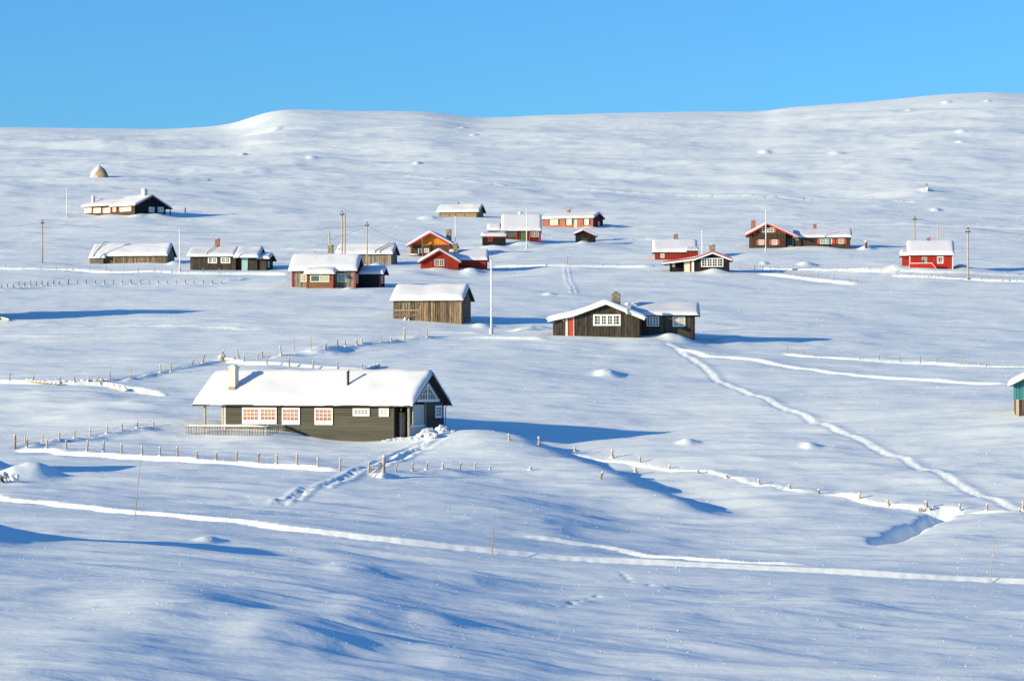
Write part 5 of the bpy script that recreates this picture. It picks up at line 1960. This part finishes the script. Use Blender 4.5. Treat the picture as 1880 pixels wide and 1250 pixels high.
# ================================================================== boulder, cairn
g = on_ground(182, 325)
g.z = gz(g.x, g.y)
root = thing('boulder', 'big brown boulder with peaked snow hood on the upper slope', 'boulder', g)
mb = MB()
def cone(c, prof, seed, n=18, sq=1.0):
    rr = random.Random(seed)
    ph = [rr.uniform(.78, 1.16) for _ in range(n)]
    vs_, fs = [], []
    for z, r in prof:
        for k in range(n):
            a = 2 * math.pi * k / n
            q = r * (ph[k] * .5 + ph[(k + int(z * 3)) % n] * .5) * rr.uniform(.94, 1.06)
            vs_.append((c[0] + q * math.cos(a), c[1] + q * sq * math.sin(a), c[2] + z))
    for i in range(len(prof) - 1):
        for k in range(n):
            a, b = i * n + k, i * n + (k + 1) % n
            fs.append((a, b, b + n, a + n))
    fs.append(tuple(range((len(prof) - 1) * n, len(prof) * n)))
    m_ = MB()
    m_.add(vs_, fs)
    return m_


cone((.55, -.35, 0), [(-.6, 1.5), (0, 1.68), (.5, 1.62), (1.0, 1.38), (1.5, .95), (1.85, .45), (1.95, .1)], 4, sq=.9).build('rock', 'boulder', root, True)
cone((-.1, .55, 0), [(-.6, 2.15), (0, 2.1), (.5, 2.02), (1.0, 1.85), (1.5, 1.55), (1.9, 1.2), (2.2, .8), (2.4, .45), (2.5, .22), (2.9, .14), (3.0, .04)], 8, sq=.85).build('snow_hood', 'roof_snow', root, True)
g = on_ground(1701, 350)
g.z = gz(g.x, g.y)
root = thing('cairn', 'small dark stone cairn on a snow mound high on the right slope', 'cairn', g)
for i in range(6):
    mb = MB()
    mb.blob((random.uniform(-.06, .06), 0, .1 + i * .26), (.42 - i * .05, .36 - i * .04, .19), i + 3, 8, 5, .18)
    mb.build('stone', 'stone', root)
mb = MB()
mb.blob((.12, -.3, .3), (.35, .2, .55), 3)
mb.build('snow_cover', 'roof_snow', root, True)
g = on_ground(8, 886)
g.z = gz(g.x, g.y)
root = thing('bush', 'snow laden low bush at the left edge beside the shaded hollow', 'bush', g)
rr = random.Random(3)
mb = MB()
for i in range(16):
    a = rr.uniform(0, 6.28)
    l = rr.uniform(.3, .7)
    mb.tube([(0, 0, -.1), (math.cos(a) * l * .5, math.sin(a) * l * .4, l * .5), (math.cos(a) * l, math.sin(a) * l * .6, l * .75)], [.02, .014, .008], 5)
mb.build('branch', 'charcoal', root)
mb = MB()
for i in range(40):
    a = rr.uniform(0, 6.28)
    l = rr.uniform(.05, .75)
    mb.blob((math.cos(a) * l, math.sin(a) * l * .6, rr.uniform(.05, .6) * (1 - l * .5)), (rr.uniform(.05, .14),) * 3, i, 7, 4, .25)
mb.build('snow_clump', 'roof_snow', root, True)
g = on_ground(1832, 458)
for px, py, lab, sc_ in ((1590, 452, 'dark stump with snow beside the large brown house', 1.0),):
    g = on_ground(px, py + 3)
    g.z = gz(g.x, g.y)
    root = thing('stump', lab, 'stump', g)
    mb = MB()
    mb.tube([(0, 0, -.3), (.02, 0, .5), (0, 0, .95)], [.2, .17, .16], 9)
    mb.build('trunk', 'darkred', root)
    mb = MB()
    mb.blob((0, 0, 1.0), (.3, .3, .16), 4)
    mb.build('snow_cap', 'roof_snow', root, True)

# ================================================================== shovelled snow by the near cabin's porch, white specks for snow glints
rr = random.Random(21)
mb = MB()
for i in range(190):
    u = rr.random()
    px = 705 + 128 * u + rr.gauss(0, 3)
    d = 203.6 - 2.2 * u - abs(rr.gauss(0, .5)) + (2.2 if px > 800 else 0)
    x = (px - CX) * d / FPX
    big = math.exp(-((px - 785) / 16) ** 2) + .6 * math.exp(-((px - 812) / 9) ** 2) + .12
    s = rr.uniform(.05, .17) * (.5 + big)
    mb.blob((x, d, gz(x, d) + rr.uniform(0, .55) * big), (s * rr.uniform(.8, 1.5), s, s * rr.uniform(.6, 1)), i, 7, 5, .28)
tag(mb.build('shovelled_snow', 'roof_snow', None, False), 'heap of shovelled snow lumps by the porch of the olive cabin', 'snow', kind='stuff')

NCR = 7500  # small white bodies added to stand in for sun glints on the frost
pyr = RNG.uniform(0, 1, NCR)
dd = np.exp(RNG.uniform(math.log(72), math.log(560), NCR))
uu = RNG.uniform(-.19, .19, NCR)
xx = dd * uu
zz = ground(xx, dd)
size = np.minimum(RNG.lognormal(0, .45, NCR), 2.0) * .0115 * (dd / 110) ** .75
oct_v = np.array([[1, 0, 0], [-1, 0, 0], [0, 1, 0], [0, -1, 0], [0, 0, 1], [0, 0, -1]], float)
oct_f = [(0, 2, 4), (2, 1, 4), (1, 3, 4), (3, 0, 4), (2, 0, 5), (1, 2, 5), (3, 1, 5), (0, 3, 5)]
V = (np.stack([xx, dd, zz + size * .6], 1)[:, None, :] + oct_v[None] * size[:, None, None]).reshape(-1, 3)
F = [tuple(6 * i + k for k in f) for i in range(NCR) for f in oct_f]
me = bpy.data.meshes.new('snow_glint_specks')
me.from_pydata(V.tolist(), [], F)
me.materials.append(M['glint_speck'])
tag(link('snow_glint_specks', me), 'tiny white specks standing in for frost glints all over the snow', 'frost', kind='stuff')
